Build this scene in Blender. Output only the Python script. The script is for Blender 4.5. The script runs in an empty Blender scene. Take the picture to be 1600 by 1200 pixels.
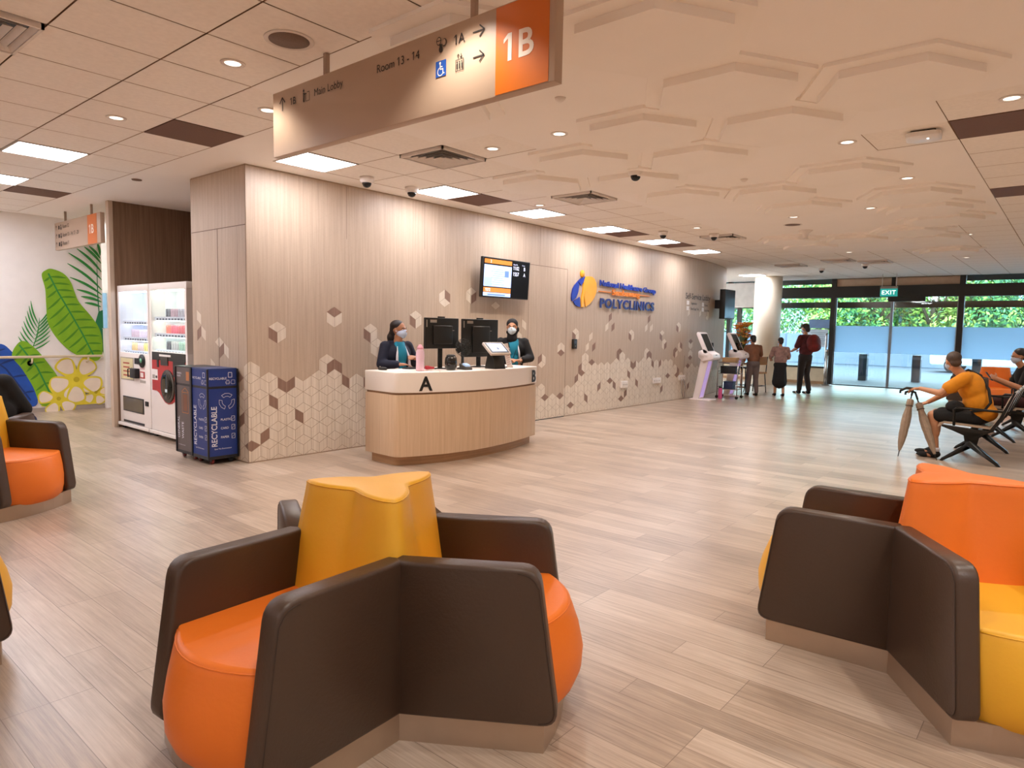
import bpy, bmesh, math, random
from mathutils import Vector, Matrix, Quaternion
random.seed(7)
PI = math.pi
SC = bpy.context.scene
COL = SC.collection
V = Vector

# ---------------------------------------------------------------- camera
CAM_H = 1.47
F_PX = 1053.0
yaw, pit, rol = (math.radians(a) for a in (40.045, -4.708, 1.091))
_f = V((math.cos(yaw)*math.cos(pit), math.sin(yaw)*math.cos(pit), math.sin(pit)))
_r = V((math.sin(yaw), -math.cos(yaw), 0)); _u = _r.cross(_f)
_r2 = _r*math.cos(rol) + _u*math.sin(rol); _u2 = _u*math.cos(rol) - _r*math.sin(rol)
cd = bpy.data.cameras.new('camera'); cam = bpy.data.objects.new('camera', cd); COL.objects.link(cam)
cd.sensor_fit = 'HORIZONTAL'; cd.sensor_width = 36.0; cd.lens = 36.0*F_PX/1600.0
cd.clip_start = 0.02; cd.clip_end = 300
cam.matrix_world = Matrix(((_r2.x, _u2.x, -_f.x, 0), (_r2.y, _u2.y, -_f.y, 0), (_r2.z, _u2.z, -_f.z, CAM_H), (0, 0, 0, 1)))
SC.camera = cam

# ---------------------------------------------------------------- sky, exposure
SC.view_settings.view_transform = 'Standard'; SC.view_settings.look = 'None'
SC.view_settings.gamma = 1.0; SC.view_settings.use_curve_mapping = False
SC.view_settings.exposure = 1.46
SC.cycles.max_bounces = 14; SC.cycles.diffuse_bounces = 10; SC.cycles.glossy_bounces = 3
SC.cycles.transparent_max_bounces = 12; SC.cycles.sample_clamp_indirect = 6.0
SC.cycles.caustics_reflective = False; SC.cycles.caustics_refractive = False
SC.cycles.use_denoising = True
wd = bpy.data.worlds.new('overcast_sky'); SC.world = wd; wd.use_nodes = True
bg = wd.node_tree.nodes['Background']; bg.inputs[0].default_value = (0.72, 0.87, 1.0, 1); bg.inputs[1].default_value = 5.0

PANEL_E = 10.5        # ceiling light panels
SPOT_W = 32.0         # recessed downlights
WARM = (1.0, 0.925, 0.84)

# ---------------------------------------------------------------- materials
def lin(c):
    if isinstance(c, str):
        c = tuple(int(c[i:i+2], 16) for i in (0, 2, 4))
    return tuple((x/255/12.92 if x/255 <= .04045 else ((x/255+.055)/1.055)**2.4) for x in c)

_mats = {}
def M(name, c, rough=.5, metal=0.0, emit=0.0, var=0.06, scale=6.0, bump=0.0, spec=None, coat=0.0, ec=None):
    """plain surface with a faint procedural mottling"""
    if name in _mats: return _mats[name]
    m = bpy.data.materials.new(name); m.use_nodes = True; _mats[name] = m
    nt = m.node_tree; b = nt.nodes['Principled BSDF']; r, g, bl = lin(c)
    b.inputs['Roughness'].default_value = rough; b.inputs['Metallic'].default_value = metal
    if spec is not None: b.inputs['Specular IOR Level'].default_value = spec
    if coat: b.inputs['Coat Weight'].default_value = coat; b.inputs['Coat Roughness'].default_value = .15
    if emit:
        b.inputs['Emission Color'].default_value = (*lin(ec or c), 1); b.inputs['Emission Strength'].default_value = emit
    tc = nt.nodes.new('ShaderNodeTexCoord'); n = nt.nodes.new('ShaderNodeTexNoise')
    n.inputs['Scale'].default_value = scale; n.inputs['Detail'].default_value = 4
    nt.links.new(tc.outputs['Object'], n.inputs['Vector'])
    cr = nt.nodes.new('ShaderNodeValToRGB')
    k = 1-var; h = 1+var
    cr.color_ramp.elements[0].position = .3; cr.color_ramp.elements[1].position = .7
    cr.color_ramp.elements[0].color = (r*k, g*k, bl*k, 1); cr.color_ramp.elements[1].color = (min(r*h, 1), min(g*h, 1), min(bl*h, 1), 1)
    nt.links.new(n.outputs['Fac'], cr.inputs['Fac']); nt.links.new(cr.outputs['Color'], b.inputs['Base Color'])
    if bump:
        bp = nt.nodes.new('ShaderNodeBump'); bp.inputs['Strength'].default_value = bump; bp.inputs['Distance'].default_value = .01
        n2 = nt.nodes.new('ShaderNodeTexNoise'); n2.inputs['Scale'].default_value = scale*20
        nt.links.new(tc.outputs['Object'], n2.inputs['Vector'])
        nt.links.new(n2.outputs['Fac'], bp.inputs['Height']); nt.links.new(bp.outputs['Normal'], b.inputs['Normal'])
    return m

def WOOD(name, c1, c2, stretch=(26, 26, .9), rough=.45):
    if name in _mats: return _mats[name]
    m = bpy.data.materials.new(name); m.use_nodes = True; _mats[name] = m
    nt = m.node_tree; b = nt.nodes['Principled BSDF']; b.inputs['Roughness'].default_value = rough
    b.inputs['Specular IOR Level'].default_value = .35
    tc = nt.nodes.new('ShaderNodeTexCoord'); mp = nt.nodes.new('ShaderNodeMapping'); mp.inputs['Scale'].default_value = stretch
    nt.links.new(tc.outputs['Object'], mp.inputs['Vector'])
    n = nt.nodes.new('ShaderNodeTexNoise'); n.inputs['Scale'].default_value = 1.6; n.inputs['Detail'].default_value = 7; n.inputs['Roughness'].default_value = .62
    nt.links.new(mp.outputs['Vector'], n.inputs['Vector'])
    cr = nt.nodes.new('ShaderNodeValToRGB'); cr.color_ramp.elements[0].position = .36; cr.color_ramp.elements[1].position = .66
    cr.color_ramp.elements[0].color = (*lin(c1), 1); cr.color_ramp.elements[1].color = (*lin(c2), 1)
    nt.links.new(n.outputs['Fac'], cr.inputs['Fac']); nt.links.new(cr.outputs['Color'], b.inputs['Base Color'])
    return m

def PLANKS(name):
    m = bpy.data.materials.new(name); m.use_nodes = True
    nt = m.node_tree; b = nt.nodes['Principled BSDF']; b.inputs['Roughness'].default_value = .36
    b.inputs['Specular IOR Level'].default_value = .5; b.inputs['Coat Weight'].default_value = .45; b.inputs['Coat Roughness'].default_value = .3
    L = nt.links.new
    tc = nt.nodes.new('ShaderNodeTexCoord'); mp = nt.nodes.new('ShaderNodeMapping'); mp.inputs['Rotation'].default_value = (0, 0, PI/2)
    L(tc.outputs['Object'], mp.inputs['Vector'])
    br = nt.nodes.new('ShaderNodeTexBrick'); br.offset = .37; br.offset_frequency = 3
    br.inputs['Scale'].default_value = 1.0; br.inputs['Brick Width'].default_value = .98; br.inputs['Row Height'].default_value = .154
    br.inputs['Mortar Size'].default_value = .0016; br.inputs['Mortar Smooth'].default_value = .3
    br.inputs['Color1'].default_value = (.25, .25, .25, 1); br.inputs['Color2'].default_value = (.75, .75, .75, 1); br.inputs['Mortar'].default_value = (0.0, 0.0, 0.0, 1)
    L(mp.outputs['Vector'], br.inputs['Vector'])
    m2 = nt.nodes.new('ShaderNodeMapping'); m2.inputs['Scale'].default_value = (1.3, 22, 1)
    L(mp.outputs['Vector'], m2.inputs['Vector'])
    n = nt.nodes.new('ShaderNodeTexNoise'); n.inputs['Scale'].default_value = 1.5; n.inputs['Detail'].default_value = 8; n.inputs['Roughness'].default_value = .65
    L(m2.outputs['Vector'], n.inputs['Vector'])
    n2 = nt.nodes.new('ShaderNodeTexNoise'); n2.inputs['Scale'].default_value = 2.2; n2.inputs['Detail'].default_value = 5
    L(mp.outputs['Vector'], n2.inputs['Vector'])
    m3 = nt.nodes.new('ShaderNodeMapping'); m3.inputs['Scale'].default_value = (2.6, 90, 1); L(mp.outputs['Vector'], m3.inputs['Vector'])
    n3 = nt.nodes.new('ShaderNodeTexNoise'); n3.inputs['Scale'].default_value = 1.0; n3.inputs['Detail'].default_value = 6; n3.inputs['Roughness'].default_value = .7; L(m3.outputs['Vector'], n3.inputs['Vector'])
    a = nt.nodes.new('ShaderNodeMixRGB'); a.inputs['Fac'].default_value = .55
    L(br.outputs['Color'], a.inputs[1]); L(n.outputs['Fac'], a.inputs[2])
    a2 = nt.nodes.new('ShaderNodeMixRGB'); a2.inputs['Fac'].default_value = .25
    L(a.outputs['Color'], a2.inputs[1]); L(n2.outputs['Fac'], a2.inputs[2])
    a3 = nt.nodes.new('ShaderNodeMixRGB'); a3.inputs['Fac'].default_value = .34
    L(a2.outputs['Color'], a3.inputs[1]); L(n3.outputs['Fac'], a3.inputs[2])
    cr = nt.nodes.new('ShaderNodeValToRGB'); e = cr.color_ramp.elements
    e[0].position = .31; e[0].color = (*lin('6d5a4a'), 1); e[1].position = .66; e[1].color = (*lin('d2c0ae'), 1)
    x = e.new(.5); x.color = (*lin('b09b87'), 1)
    L(a3.outputs['Color'], cr.inputs['Fac'])
    mx = nt.nodes.new('ShaderNodeMixRGB'); mx.inputs[2].default_value = (*lin('7a6656'), 1)
    L(cr.outputs['Color'], mx.inputs[1]); L(br.outputs['Fac'], mx.inputs['Fac']); L(mx.outputs['Color'], b.inputs['Base Color'])
    return m

def GLASS(name, tint=(.85, .97, .98), refl=.08):
    m = bpy.data.materials.new(name); m.use_nodes = True; nt = m.node_tree; nt.nodes.remove(nt.nodes['Principled BSDF'])
    t = nt.nodes.new('ShaderNodeBsdfTransparent'); t.inputs[0].default_value = (*tint, 1)
    g = nt.nodes.new('ShaderNodeBsdfGlossy'); g.inputs['Roughness'].default_value = .02
    mx = nt.nodes.new('ShaderNodeMixShader'); mx.inputs[0].default_value = refl
    nt.links.new(t.outputs[0], mx.inputs[1]); nt.links.new(g.outputs[0], mx.inputs[2])
    nt.links.new(mx.outputs[0], nt.nodes['Material Output'].inputs[0]); return m

def FILM(name, c, through=.75):
    m = bpy.data.materials.new(name); m.use_nodes = True; nt = m.node_tree; nt.nodes.remove(nt.nodes['Principled BSDF'])
    t = nt.nodes.new('ShaderNodeBsdfTranslucent'); t.inputs[0].default_value = (*lin(c), 1)
    d = nt.nodes.new('ShaderNodeBsdfDiffuse'); d.inputs[0].default_value = (*lin(c), 1)
    mx = nt.nodes.new('ShaderNodeMixShader'); mx.inputs[0].default_value = through
    nt.links.new(d.outputs[0], mx.inputs[1]); nt.links.new(t.outputs[0], mx.inputs[2])
    nt.links.new(mx.outputs[0], nt.nodes['Material Output'].inputs[0]); return m

# ---------------------------------------------------------------- mesh building
def rpoly(pts, r, n=5):
    """fillet the corners of a 2-D polygon"""
    out = []; k = len(pts)
    for i in range(k):
        p0, p, p1 = V(pts[i-1]), V(pts[i]), V(pts[(i+1) % k])
        rr = r[i] if isinstance(r, (list, tuple)) else r
        a, b = (p0-p), (p1-p); la, lb = a.length, b.length
        if rr <= 0: out.append(tuple(p)); continue
        a.normalize(); b.normalize(); ang = a.angle(b)
        d = min(rr/max(math.tan(ang/2), 1e-3), la*.49, lb*.49)
        s, e = p+a*d, p+b*d
        for j in range(n+1):
            t = j/n; out.append(tuple((1-t)**2*s + 2*t*(1-t)*p + t*t*e))
    return out

class MB:
    def __init__(s): s.v = []; s.f = []; s.m = []; s.s = []
    def add(s, vs, fs, mat, smooth=False):
        o = len(s.v); s.v += [tuple(v) for v in vs]
        for f in fs: s.f.append(tuple(i+o for i in f)); s.m.append(mat); s.s.append(smooth)
        return s
    def poly(s, pts, mat): return s.add(pts, [tuple(range(len(pts)))], mat)
    def _bm(s, bm, mat, smooth, xf=None):
        if xf is not None: bmesh.ops.transform(bm, matrix=xf, verts=bm.verts)
        bm.verts.index_update(); s.add([v.co[:] for v in bm.verts], [[v.index for v in f.verts] for f in bm.faces], mat, smooth); bm.free(); return s
    def box(s, a, b, mat, bev=0, seg=2, xf=None):
        bm = bmesh.new(); bmesh.ops.create_cube(bm, size=1)
        for v in bm.verts:
            v.co = V([(a[i]+b[i])/2 + v.co[i]*(b[i]-a[i]) for i in range(3)])
        if bev: bmesh.ops.bevel(bm, geom=bm.edges[:], offset=bev, segments=seg, affect='EDGES', profile=.6)
        return s._bm(bm, mat, bool(bev), xf)
    def ext(s, pts, vec, mat, bev=0, seg=3, smooth=False, xf=None):
        """extrude the planar outline pts along vec"""
        vec = V(vec); n = len(pts); P0 = [V(p) for p in pts]
        nrm = sum((P0[i].cross(P0[(i+1) % n]) for i in range(n)), V((0, 0, 0)))
        if nrm.dot(vec) > 0: P0.reverse()
        bm = bmesh.new(); a = [bm.verts.new(p) for p in P0]; b = [bm.verts.new(p+vec) for p in P0]
        bm.faces.new(a); bm.faces.new(b[::-1])
        for i in range(n): bm.faces.new((a[(i+1) % n], a[i], b[i], b[(i+1) % n]))
        if bev: bmesh.ops.bevel(bm, geom=[e for f in list(bm.faces)[:2] for e in f.edges], offset=bev, segments=seg, affect='EDGES', profile=.55)
        return s._bm(bm, mat, bool(bev) or smooth, xf)
    def lathe(s, prof, mat, c=(0, 0, 0), n=24, xf=None, smooth=True):
        vs = []; fs = []; c = V(c)
        for r, z in prof:
            for i in range(n):
                a = 2*PI*i/n; vs.append(V((r*math.cos(a), r*math.sin(a), z))+c)
        for j in range(len(prof)-1):
            for i in range(n):
                fs.append((j*n+i, j*n+(i+1) % n, (j+1)*n+(i+1) % n, (j+1)*n+i))
        if prof[0][0] > 1e-6: fs.append(tuple(range(n))[::-1])
        if prof[-1][0] > 1e-6: fs.append(tuple((len(prof)-1)*n+i for i in range(n)))
        if xf is not None: vs = [xf @ v for v in vs]
        return s.add(vs, fs, mat, smooth)
    def cyl(s, p0, p1, r, mat, r1=None, n=16):
        p0, p1 = V(p0), V(p1); d = p1-p0; q = d.to_track_quat('Z', 'Y').to_matrix().to_4x4(); q.translation = p0
        return s.lathe([(r, 0), (r if r1 is None else r1, d.length)], mat, n=n, xf=q)
    def ell(s, c, r, mat, n=16, rot=None):
        bm = bmesh.new(); bmesh.ops.create_uvsphere(bm, u_segments=n, v_segments=max(6, n//2), radius=1)
        r = (r, r, r) if not hasattr(r, '__len__') else r
        m = Matrix.Translation(c) @ (rot.to_4x4() if rot else Matrix()) @ Matrix.Diagonal((*r, 1))
        return s._bm(bm, mat, True, m)
    def tube(s, pts, r, mat, n=8):
        pts = [V(p) for p in pts]; k = len(pts); vs = []; fs = []; ref = None
        for i, p in enumerate(pts):
            t = (pts[min(i+1, k-1)]-pts[max(i-1, 0)]).normalized()
            if ref is None: ref = t.orthogonal().normalized()
            ref = (ref-t*ref.dot(t)).normalized(); bi = t.cross(ref); rr = r[i] if hasattr(r, '__len__') else r
            for j in range(n):
                a = 2*PI*j/n; vs.append(p+(ref*math.cos(a)+bi*math.sin(a))*rr)
        for i in range(k-1):
            for j in range(n): fs.append((i*n+j, i*n+(j+1) % n, (i+1)*n+(j+1) % n, (i+1)*n+j))
        fs.append(tuple(range(n))[::-1]); fs.append(tuple((k-1)*n+j for j in range(n)))
        return s.add(vs, fs, mat, True)
    def text(s, body, size, org, right, up, mat, depth=.002, align='LEFT', bold=0.0, sx=1.0, space=1.0):
        """raised lettering; org = baseline start (or middle), size = cap height in metres"""
        cu = bpy.data.curves.new('lettering', 'FONT'); cu.body = body; cu.size = 1; cu.align_x = align; cu.offset = bold; cu.extrude = 0; cu.resolution_u = 4; cu.space_character = space
        ob = bpy.data.objects.new('lettering', cu); me = ob.to_mesh()
        right, up, org = V(right).normalized(), V(up).normalized(), V(org); nrm = right.cross(up); k = size/.69
        co = [(v.co.x, v.co.y) for v in me.vertices]; fs = [tuple(p.vertices) for p in me.polygons]
        if '1' in body:      # the built-in face draws 1 as a bare stroke: add its flag
            x_min = min(c[0] for c in co)
            def meas(tx):
                ob.to_mesh_clear(); cu.body = tx; m2 = ob.to_mesh(); xs = [v.co.x for v in m2.vertices]; ys = [v.co.y for v in m2.vertices]; return min(xs), max(xs), max(ys)
            a0, a1, top = meas('1'); w = a1-a0; full = meas(body); sh = x_min-full[0]
            for i, ch in enumerate(body):
                if ch == '1':
                    xr = meas(body[:i+1])
                    xr = (xr[1] if align == 'LEFT' else xr[1]+(xr[1]-xr[0])/2*0)+sh
                    if align != 'LEFT': continue
                    o1 = len(co); co += [(xr-w, top), (xr-w-.15, top-.13), (xr-w-.15, top-.13-w*.75), (xr-w, top-w*.95)]; fs.append((o1, o1+1, o1+2, o1+3))
        vs = [org+right*(x*k*sx)+up*(y*k)+nrm*depth for x, y in co]
        n = len(vs); s.add(vs, fs, mat)
        if depth > .004:   # sides of thick letters
            cnt = {}
            for f in fs:
                for i in range(len(f)):
                    e = (f[i], f[(i+1) % len(f)]); key = tuple(sorted(e)); cnt.setdefault(key, []).append(e)
            s.add(vs+[v-nrm*depth for v in vs], [(e[0][1], e[0][0], e[0][0]+n, e[0][1]+n) for e in cnt.values() if len(e) == 1], mat)
        ob.to_mesh_clear(); bpy.data.objects.remove(ob); bpy.data.curves.remove(cu)
        return s
    def mesh(s, name):
        me = bpy.data.meshes.new(name); me.from_pydata(s.v, [], s.f); ml = []
        for m in s.m:
            if m not in ml: ml.append(m)
        for m in ml: me.materials.append(m)
        me.polygons.foreach_set('material_index', [ml.index(m) for m in s.m]); me.polygons.foreach_set('use_smooth', s.s)
        me.validate(); me.update(); return me

def link(o, parent=None):
    COL.objects.link(o)
    if parent is not None: o.parent = parent
    return o
def tag(o, label=None, cat=None, group=None, kind=None):
    for k, v in (('label', label), ('category', cat), ('group', group), ('kind', kind)):
        if v: o[k] = v
    return o
def thing(name, label, cat, loc=(0, 0, 0), rz=0, group=None):
    o = bpy.data.objects.new(name, None); o.empty_display_size = .1; link(o)
    o.location = loc; o.rotation_euler = (0, 0, rz); return tag(o, label, cat, group)
def part(name, mb, parent, label=None):
    o = link(bpy.data.objects.new(name, mb.mesh(name) if isinstance(mb, MB) else mb), parent)
    return tag(o, label)
def solo(name, mb, label, cat, loc=(0, 0, 0), rz=0, group=None):
    o = link(bpy.data.objects.new(name, mb.mesh(name) if isinstance(mb, MB) else mb)); o.location = loc; o.rotation_euler = (0, 0, rz)
    return tag(o, label, cat, group)
def struct(name, mb, parent=None):
    o = link(bpy.data.objects.new(name, mb.mesh(name)), parent)
    if parent is None: o['kind'] = 'structure'
    return o
def dup(root, loc, rz=None, label=None, group=None):
    r = root.copy(); COL.objects.link(r); r.location = loc
    if rz is not None: r.rotation_euler = (0, 0, rz)
    if label: r['label'] = label
    if group: r['group'] = group
    for ch in list(root.children):
        c = ch.copy(); COL.objects.link(c); c.parent = r
        for g in ch.children:
            d = g.copy(); COL.objects.link(d); d.parent = c
    return r
def clip(poly, axis, lim, keep_less):
    out = []
    for i in range(len(poly)):
        a, b = poly[i-1], poly[i]; ia = (a[axis] <= lim) == keep_less; ib = (b[axis] <= lim) == keep_less
        if ia != ib:
            t = (lim-a[axis])/(b[axis]-a[axis]); out.append((a[0]+(b[0]-a[0])*t, a[1]+(b[1]-a[1])*t))
        if ib: out.append(b)
    return out
# ================================================================ SETTING
FX = 21.3           # glazed front
HC = 3.09           # ceiling height
WY = 6.62           # reception wall
m_gyp = M('ceiling_paint', 'fbf6f0', .8, var=.01, scale=2)
m_tile = M('ceiling_tile', 'f8f2ea', .85, var=.03, scale=30)
m_gapshade = M('tile_gap_shade', 'ae8f74', .8)  # darker backing paints in the shade of the tile gaps
m_white = M('white_paint', 'f0ebe6', .7, var=.02)
m_wood = WOOD('wall_wood', 'b5a08a', 'c3ae98')
m_wood_eng = M('engraved_line', 'a8927b', .6)
m_cream = WOOD('cream_inlay', 'd2c3ae', 'e3d6c4', rough=.5)
m_taupe = WOOD('taupe_inlay', '86695a', '987a69', rough=.5)
m_darkwood = WOOD('niche_wood', '745a45', '886c55')
m_dark = M('dark_metal_frame', '241c15', .45)
m_black = M('black_plastic', '141414', .45)
m_floor = PLANKS('floor_planks')

b = MB(); b.box((-5.3, -5.2, -.06), (FX, 16, 0), m_floor); struct('floor', b)

# ceiling of lay-in tiles and plaster
gx = [-5.315+.6*i for i in range(15)] + [3.70+.6*i for i in range(30)]
gy = [6.28-.6*i for i in range(19, -1, -1)] + [6.89, 7.52, 8.12, 8.75, 9.40, 10.03, 10.60, 11.2, 11.8, 12.4, 13, 14, 16]
gx = [x for x in gx if x < FX-.05] + [FX]
def is_tile(x, y):
    if y > 12.4: return False
    if x < 2.485: return True
    if x < 3.085: return y > 4.48
    if x < 3.70: return False
    if y > 6.28: return False
    if x > 14.5: return True
    if y < (.28 if x < 5.5 else .88 if x < 11.5 else 1.48): return x > 5.4
    if 6.1 < x < 6.7 and .88 < y < 1.48: return True
    return y > (4.48 if x < 4.3 else 3.88 if x < 4.9 else 4.48 if x < 5.5 else 5.08 if x < 6.7 else 4.48)
LIGHT_CELLS = [(2.2, 7.8), (2.2, 9.7), (4.0, 5.98), (5.8, 5.98), (7.6, 5.98), (9.4, 5.98), (11.2, 5.98), (13.0, 5.98), (18.8, 7.3), (.4, 7.8), (.4, 9.7), (-1.4, 9.7), (.4, 11.2), (2.2, 11.2), (-3.2, .6), (-3.2, 4.2), (-1.4, -2.4), (1.6, -2.4)]  # panels listed after the one by the column are unseen, added for brightness
RETURN_CELLS = [(2.8, 5.98), (2.8, 10.3), (6.4, 5.98), (10.0, 5.98), (11.8, 5.98), (6.4, .58), (9.4, .58)]
VENT_CELLS = [(1.0, 4.78), (4.6, 4.78), (7.0, 4.78), (11.0, 4.78), (16.6, 5.4), (15.8, 4.2), (16.4, 3.3)]
def cell(p):
    x, y = p
    for i in range(len(gx)-1):
        if gx[i] <= x < gx[i+1]:
            for j in range(len(gy)-1):
                if gy[j] <= y < gy[j+1]: return (gx[i], gy[j], gx[i+1], gy[j+1])
HOLES = {cell(p)[:2] for p in LIGHT_CELLS+RETURN_CELLS+VENT_CELLS}
b = MB()
b.box((-5.3, -5.2, HC+.015), (FX, 16, HC+.25), m_gapshade)
for i in range(len(gx)-1):
    for j in range(len(gy)-1):
        x0, y0, x1, y1 = gx[i], gy[j], gx[i+1], gy[j+1]
        if (x0, y0) in HOLES: continue
        t = is_tile((x0+x1)/2, (y0+y1)/2); g = .005 if t else 0
        z = HC if not t else HC+.002
        b.poly([(x0+g, y0+g, z), (x0+g, y1-g, z), (x1-g, y1-g, z), (x1-g, y0+g, z)], m_tile if t else m_gyp)
struct('ceiling', b)

# reception wall with its engraved cube pattern; s runs along the plan of the wall
PROFILE = [(2.3, 0.5), (3.3, 0.6), (3.51, 0.86), (3.58, 1.08), (3.6, 1.08), (3.72, 1.03), (3.72, 0.9), (3.83, 0.96), (3.94, 0.9), (3.94, 0.78), (4.04, 0.72), (4.14, 0.78), (4.14, 0.9), (4.24, 0.85), (4.46, 0.96), (4.46, 1.08), (4.56, 1.14), (4.66, 1.07), (4.66, 0.96), (4.77, 0.9), (4.77, 0.78), (4.87, 0.73), (4.87, 0.86), (4.97, 0.91), (5.07, 0.85), (5.07, 0.73), (5.16, 0.76), (5.3, 0.84), (5.7, 0.66), (6.2, 0.72), (6.8, 0.6), (7.3, 0.6), (7.8, 0.66), (8.5, 0.56), (8.59, 0.61), (8.68, 0.57), (8.69, 0.43), (8.59, 0.37), (8.69, 0.32), (8.79, 0.38), (8.89, 0.41), (8.99, 0.37), (9.1, 0.32), (9.2, 0.36), (9.19, 0.51), (9.29, 0.56), (9.4, 0.5), (9.61, 0.6), (9.61, 0.69), (9.72, 0.69), (9.72, 0.78), (9.71, 1.05), (9.81, 1.08), (9.9, 1.04), (9.93, 0.9), (10.02, 0.86), (10.14, 0.91), (10.23, 0.87), (10.34, 0.91), (10.44, 0.86), (10.54, 0.91), (10.66, 0.87), (10.75, 0.92), (10.86, 0.97), (10.96, 0.93), (10.95, 1.03), (11.06, 1.09), (11.18, 1.04), (11.19, 0.92), (11.28, 0.97), (11.38, 0.92), (11.39, 0.8), (11.49, 0.74), (11.59, 0.79), (11.59, 0.9), (11.69, 0.86), (11.78, 0.91), (11.91, 0.96), (11.9, 1.07), (12.0, 1.14), (12.11, 1.09), (12.01, 0.95), (12.12, 0.97), (12.23, 0.92), (12.24, 0.81), (12.32, 0.74), (12.33, 0.86), (12.43, 0.92), (12.55, 0.86), (12.54, 0.75), (12.65, 0.8), (12.64, 0.9), (12.74, 0.86), (12.86, 0.91), (12.96, 0.86), (13.06, 0.9), (13.16, 0.84), (13.17, 0.77), (13.27, 0.79), (13.38, 0.74), (13.39, 0.6), (13.49, 0.53), (13.7, 0.6), (13.69, 0.68), (13.83, 0.73), (14.02, 0.74), (14.14, 0.8), (14.3, 0.72), (14.9, 0.6), (17, 0.6)]
ACCENTS = [(3.93, 1.44, 'c'), (3.99, 1.35, 'c'), (4.6, 1.52, 'c'), (4.71, 1.52, 'c'), (5.18, 1.45, 'c'), (5.23, 1.32, 'c'), (5.27, 1.28, 'c'), (5.22, 1.21, 'c'), (3.88, 1.35, 'd'), (4.66, 1.62, 'd'), (5.13, 1.36, 'd'), (3.87, 0.63, 'd'), (4.19, 0.46, 'd'), (3.77, 0.29, 'd'), (3.65, 0.19, 'd'), (3.99, 0.81, 'd'), (4.09, 0.81, 'd'), (4.61, 0.99, 'd'), (4.71, 0.99, 'd'), (4.82, 0.82, 'd'), (5.12, 0.8, 'd'), (6.36, 1.87, 'c'), (6.41, 1.8, 'c'), (6.92, 1.97, 'c'), (6.87, 1.88, 'c'), (6.46, 1.88, 'd'), (6.98, 1.9, 'd'), (5.94, 1.6, 'c'), (5.96, 1.53, 'c'), (5.86, 1.53, 'd'), (7.43, 1.79, 'c'), (7.85, 1.5, 'c'), (8.16, 1.51, 'c'), (8.01, 1.41, 'c'), (8.63, 1.01, 'c'), (8.59, 0.91, 'c'), (9.03, 1.16, 'c'), (9.14, 1.16, 'c'), (9.5, 1.46, 'c'), (9.55, 1.37, 'c'), (9.95, 1.24, 'c'), (10.01, 1.29, 'c'), (10.56, 1.54, 'c'), (11.44, 1.38, 'c'), (11.38, 1.48, 'c'), (12.03, 1.57, 'c'), (12.18, 1.57, 'c'), (12.69, 1.44, 'c'), (12.73, 1.24, 'c'), (8.53, 1.0, 'd'), (9.09, 1.09, 'd'), (9.45, 1.37, 'd'), (10.07, 1.2, 'd'), (10.7, 1.55, 'd'), (10.62, 1.65, 'd'), (11.32, 1.35, 'd'), (12.1, 1.66, 'd'), (12.57, 1.38, 'd'), (8.68, 0.37, 'd'), (9.09, 0.37, 'd'), (9.41, 0.2, 'd'), (9.88, 0.29, 'd'), (9.56, 0.64, 'd'), (9.65, 0.82, 'd'), (9.71, 0.73, 'd'), (10.03, 0.92, 'd'), (10.3, 0.47, 'd'), (10.66, 0.56, 'd'), (10.81, 0.47, 'd'), (11.33, 0.65, 'd'), (11.64, 0.47, 'd'), (11.23, 0.29, 'd'), (11.08, 0.2, 'd'), (10.91, 1.03, 'd'), (10.98, 1.11, 'd'), (11.43, 0.84, 'd'), (11.55, 0.83, 'd'), (11.64, 0.47, 'd'), (12.7, 0.29, 'd'), (12.97, 0.56, 'd'), (13.38, 0.56, 'd'), (13.44, 0.66, 'd'), (12.29, 0.81, 'd'), (12.58, 0.83, 'd'), (12.07, 1.02, 'd'), (12.16, 1.02, 'd'), (12.81, 1.21, 'd'), (13.31, 1.57, 'd'), (13.59, 1.2, 'd'), (13.23, 1.02, 'd'), (13.26, 1.1, 'd'), (14.0, 1.29, 'd'), (14.04, 0.92, 'd'), (13.92, 0.74, 'd'), (13.98, 0.29, 'd'), (12.69, 1.2, 'c'), (12.76, 1.29, 'c'), (13.43, 1.58, 'c'), (13.39, 1.64, 'c'), (13.43, 1.18, 'c'), (13.49, 1.09, 'c'), (13.32, 1.0, 'c'), (13.96, 1.19, 'c'), (14.09, 1.19, 'c'), (13.97, 1.01, 'c'), (14.07, 1.02, 'c'), (13.9, 1.87, 'c'), (14.44, 1.91, 'c'), (14.93, 1.85, 'c'), (13.85, 1.85, 'c'), (14.47, 1.89, 'c'), (14.98, 1.86, 'c'), (2.58, 1.45, 'c'), (2.62, 1.35, 'c'), (3.09, 1.26, 'c'), (3.13, 1.17, 'c'), (2.87, 1.03, 'c'), (2.5, 1.37, 'd'), (3.04, 1.19, 'd'), (3.48, 0.88, 'd'), (3.47, 0.46, 'd')]

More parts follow.
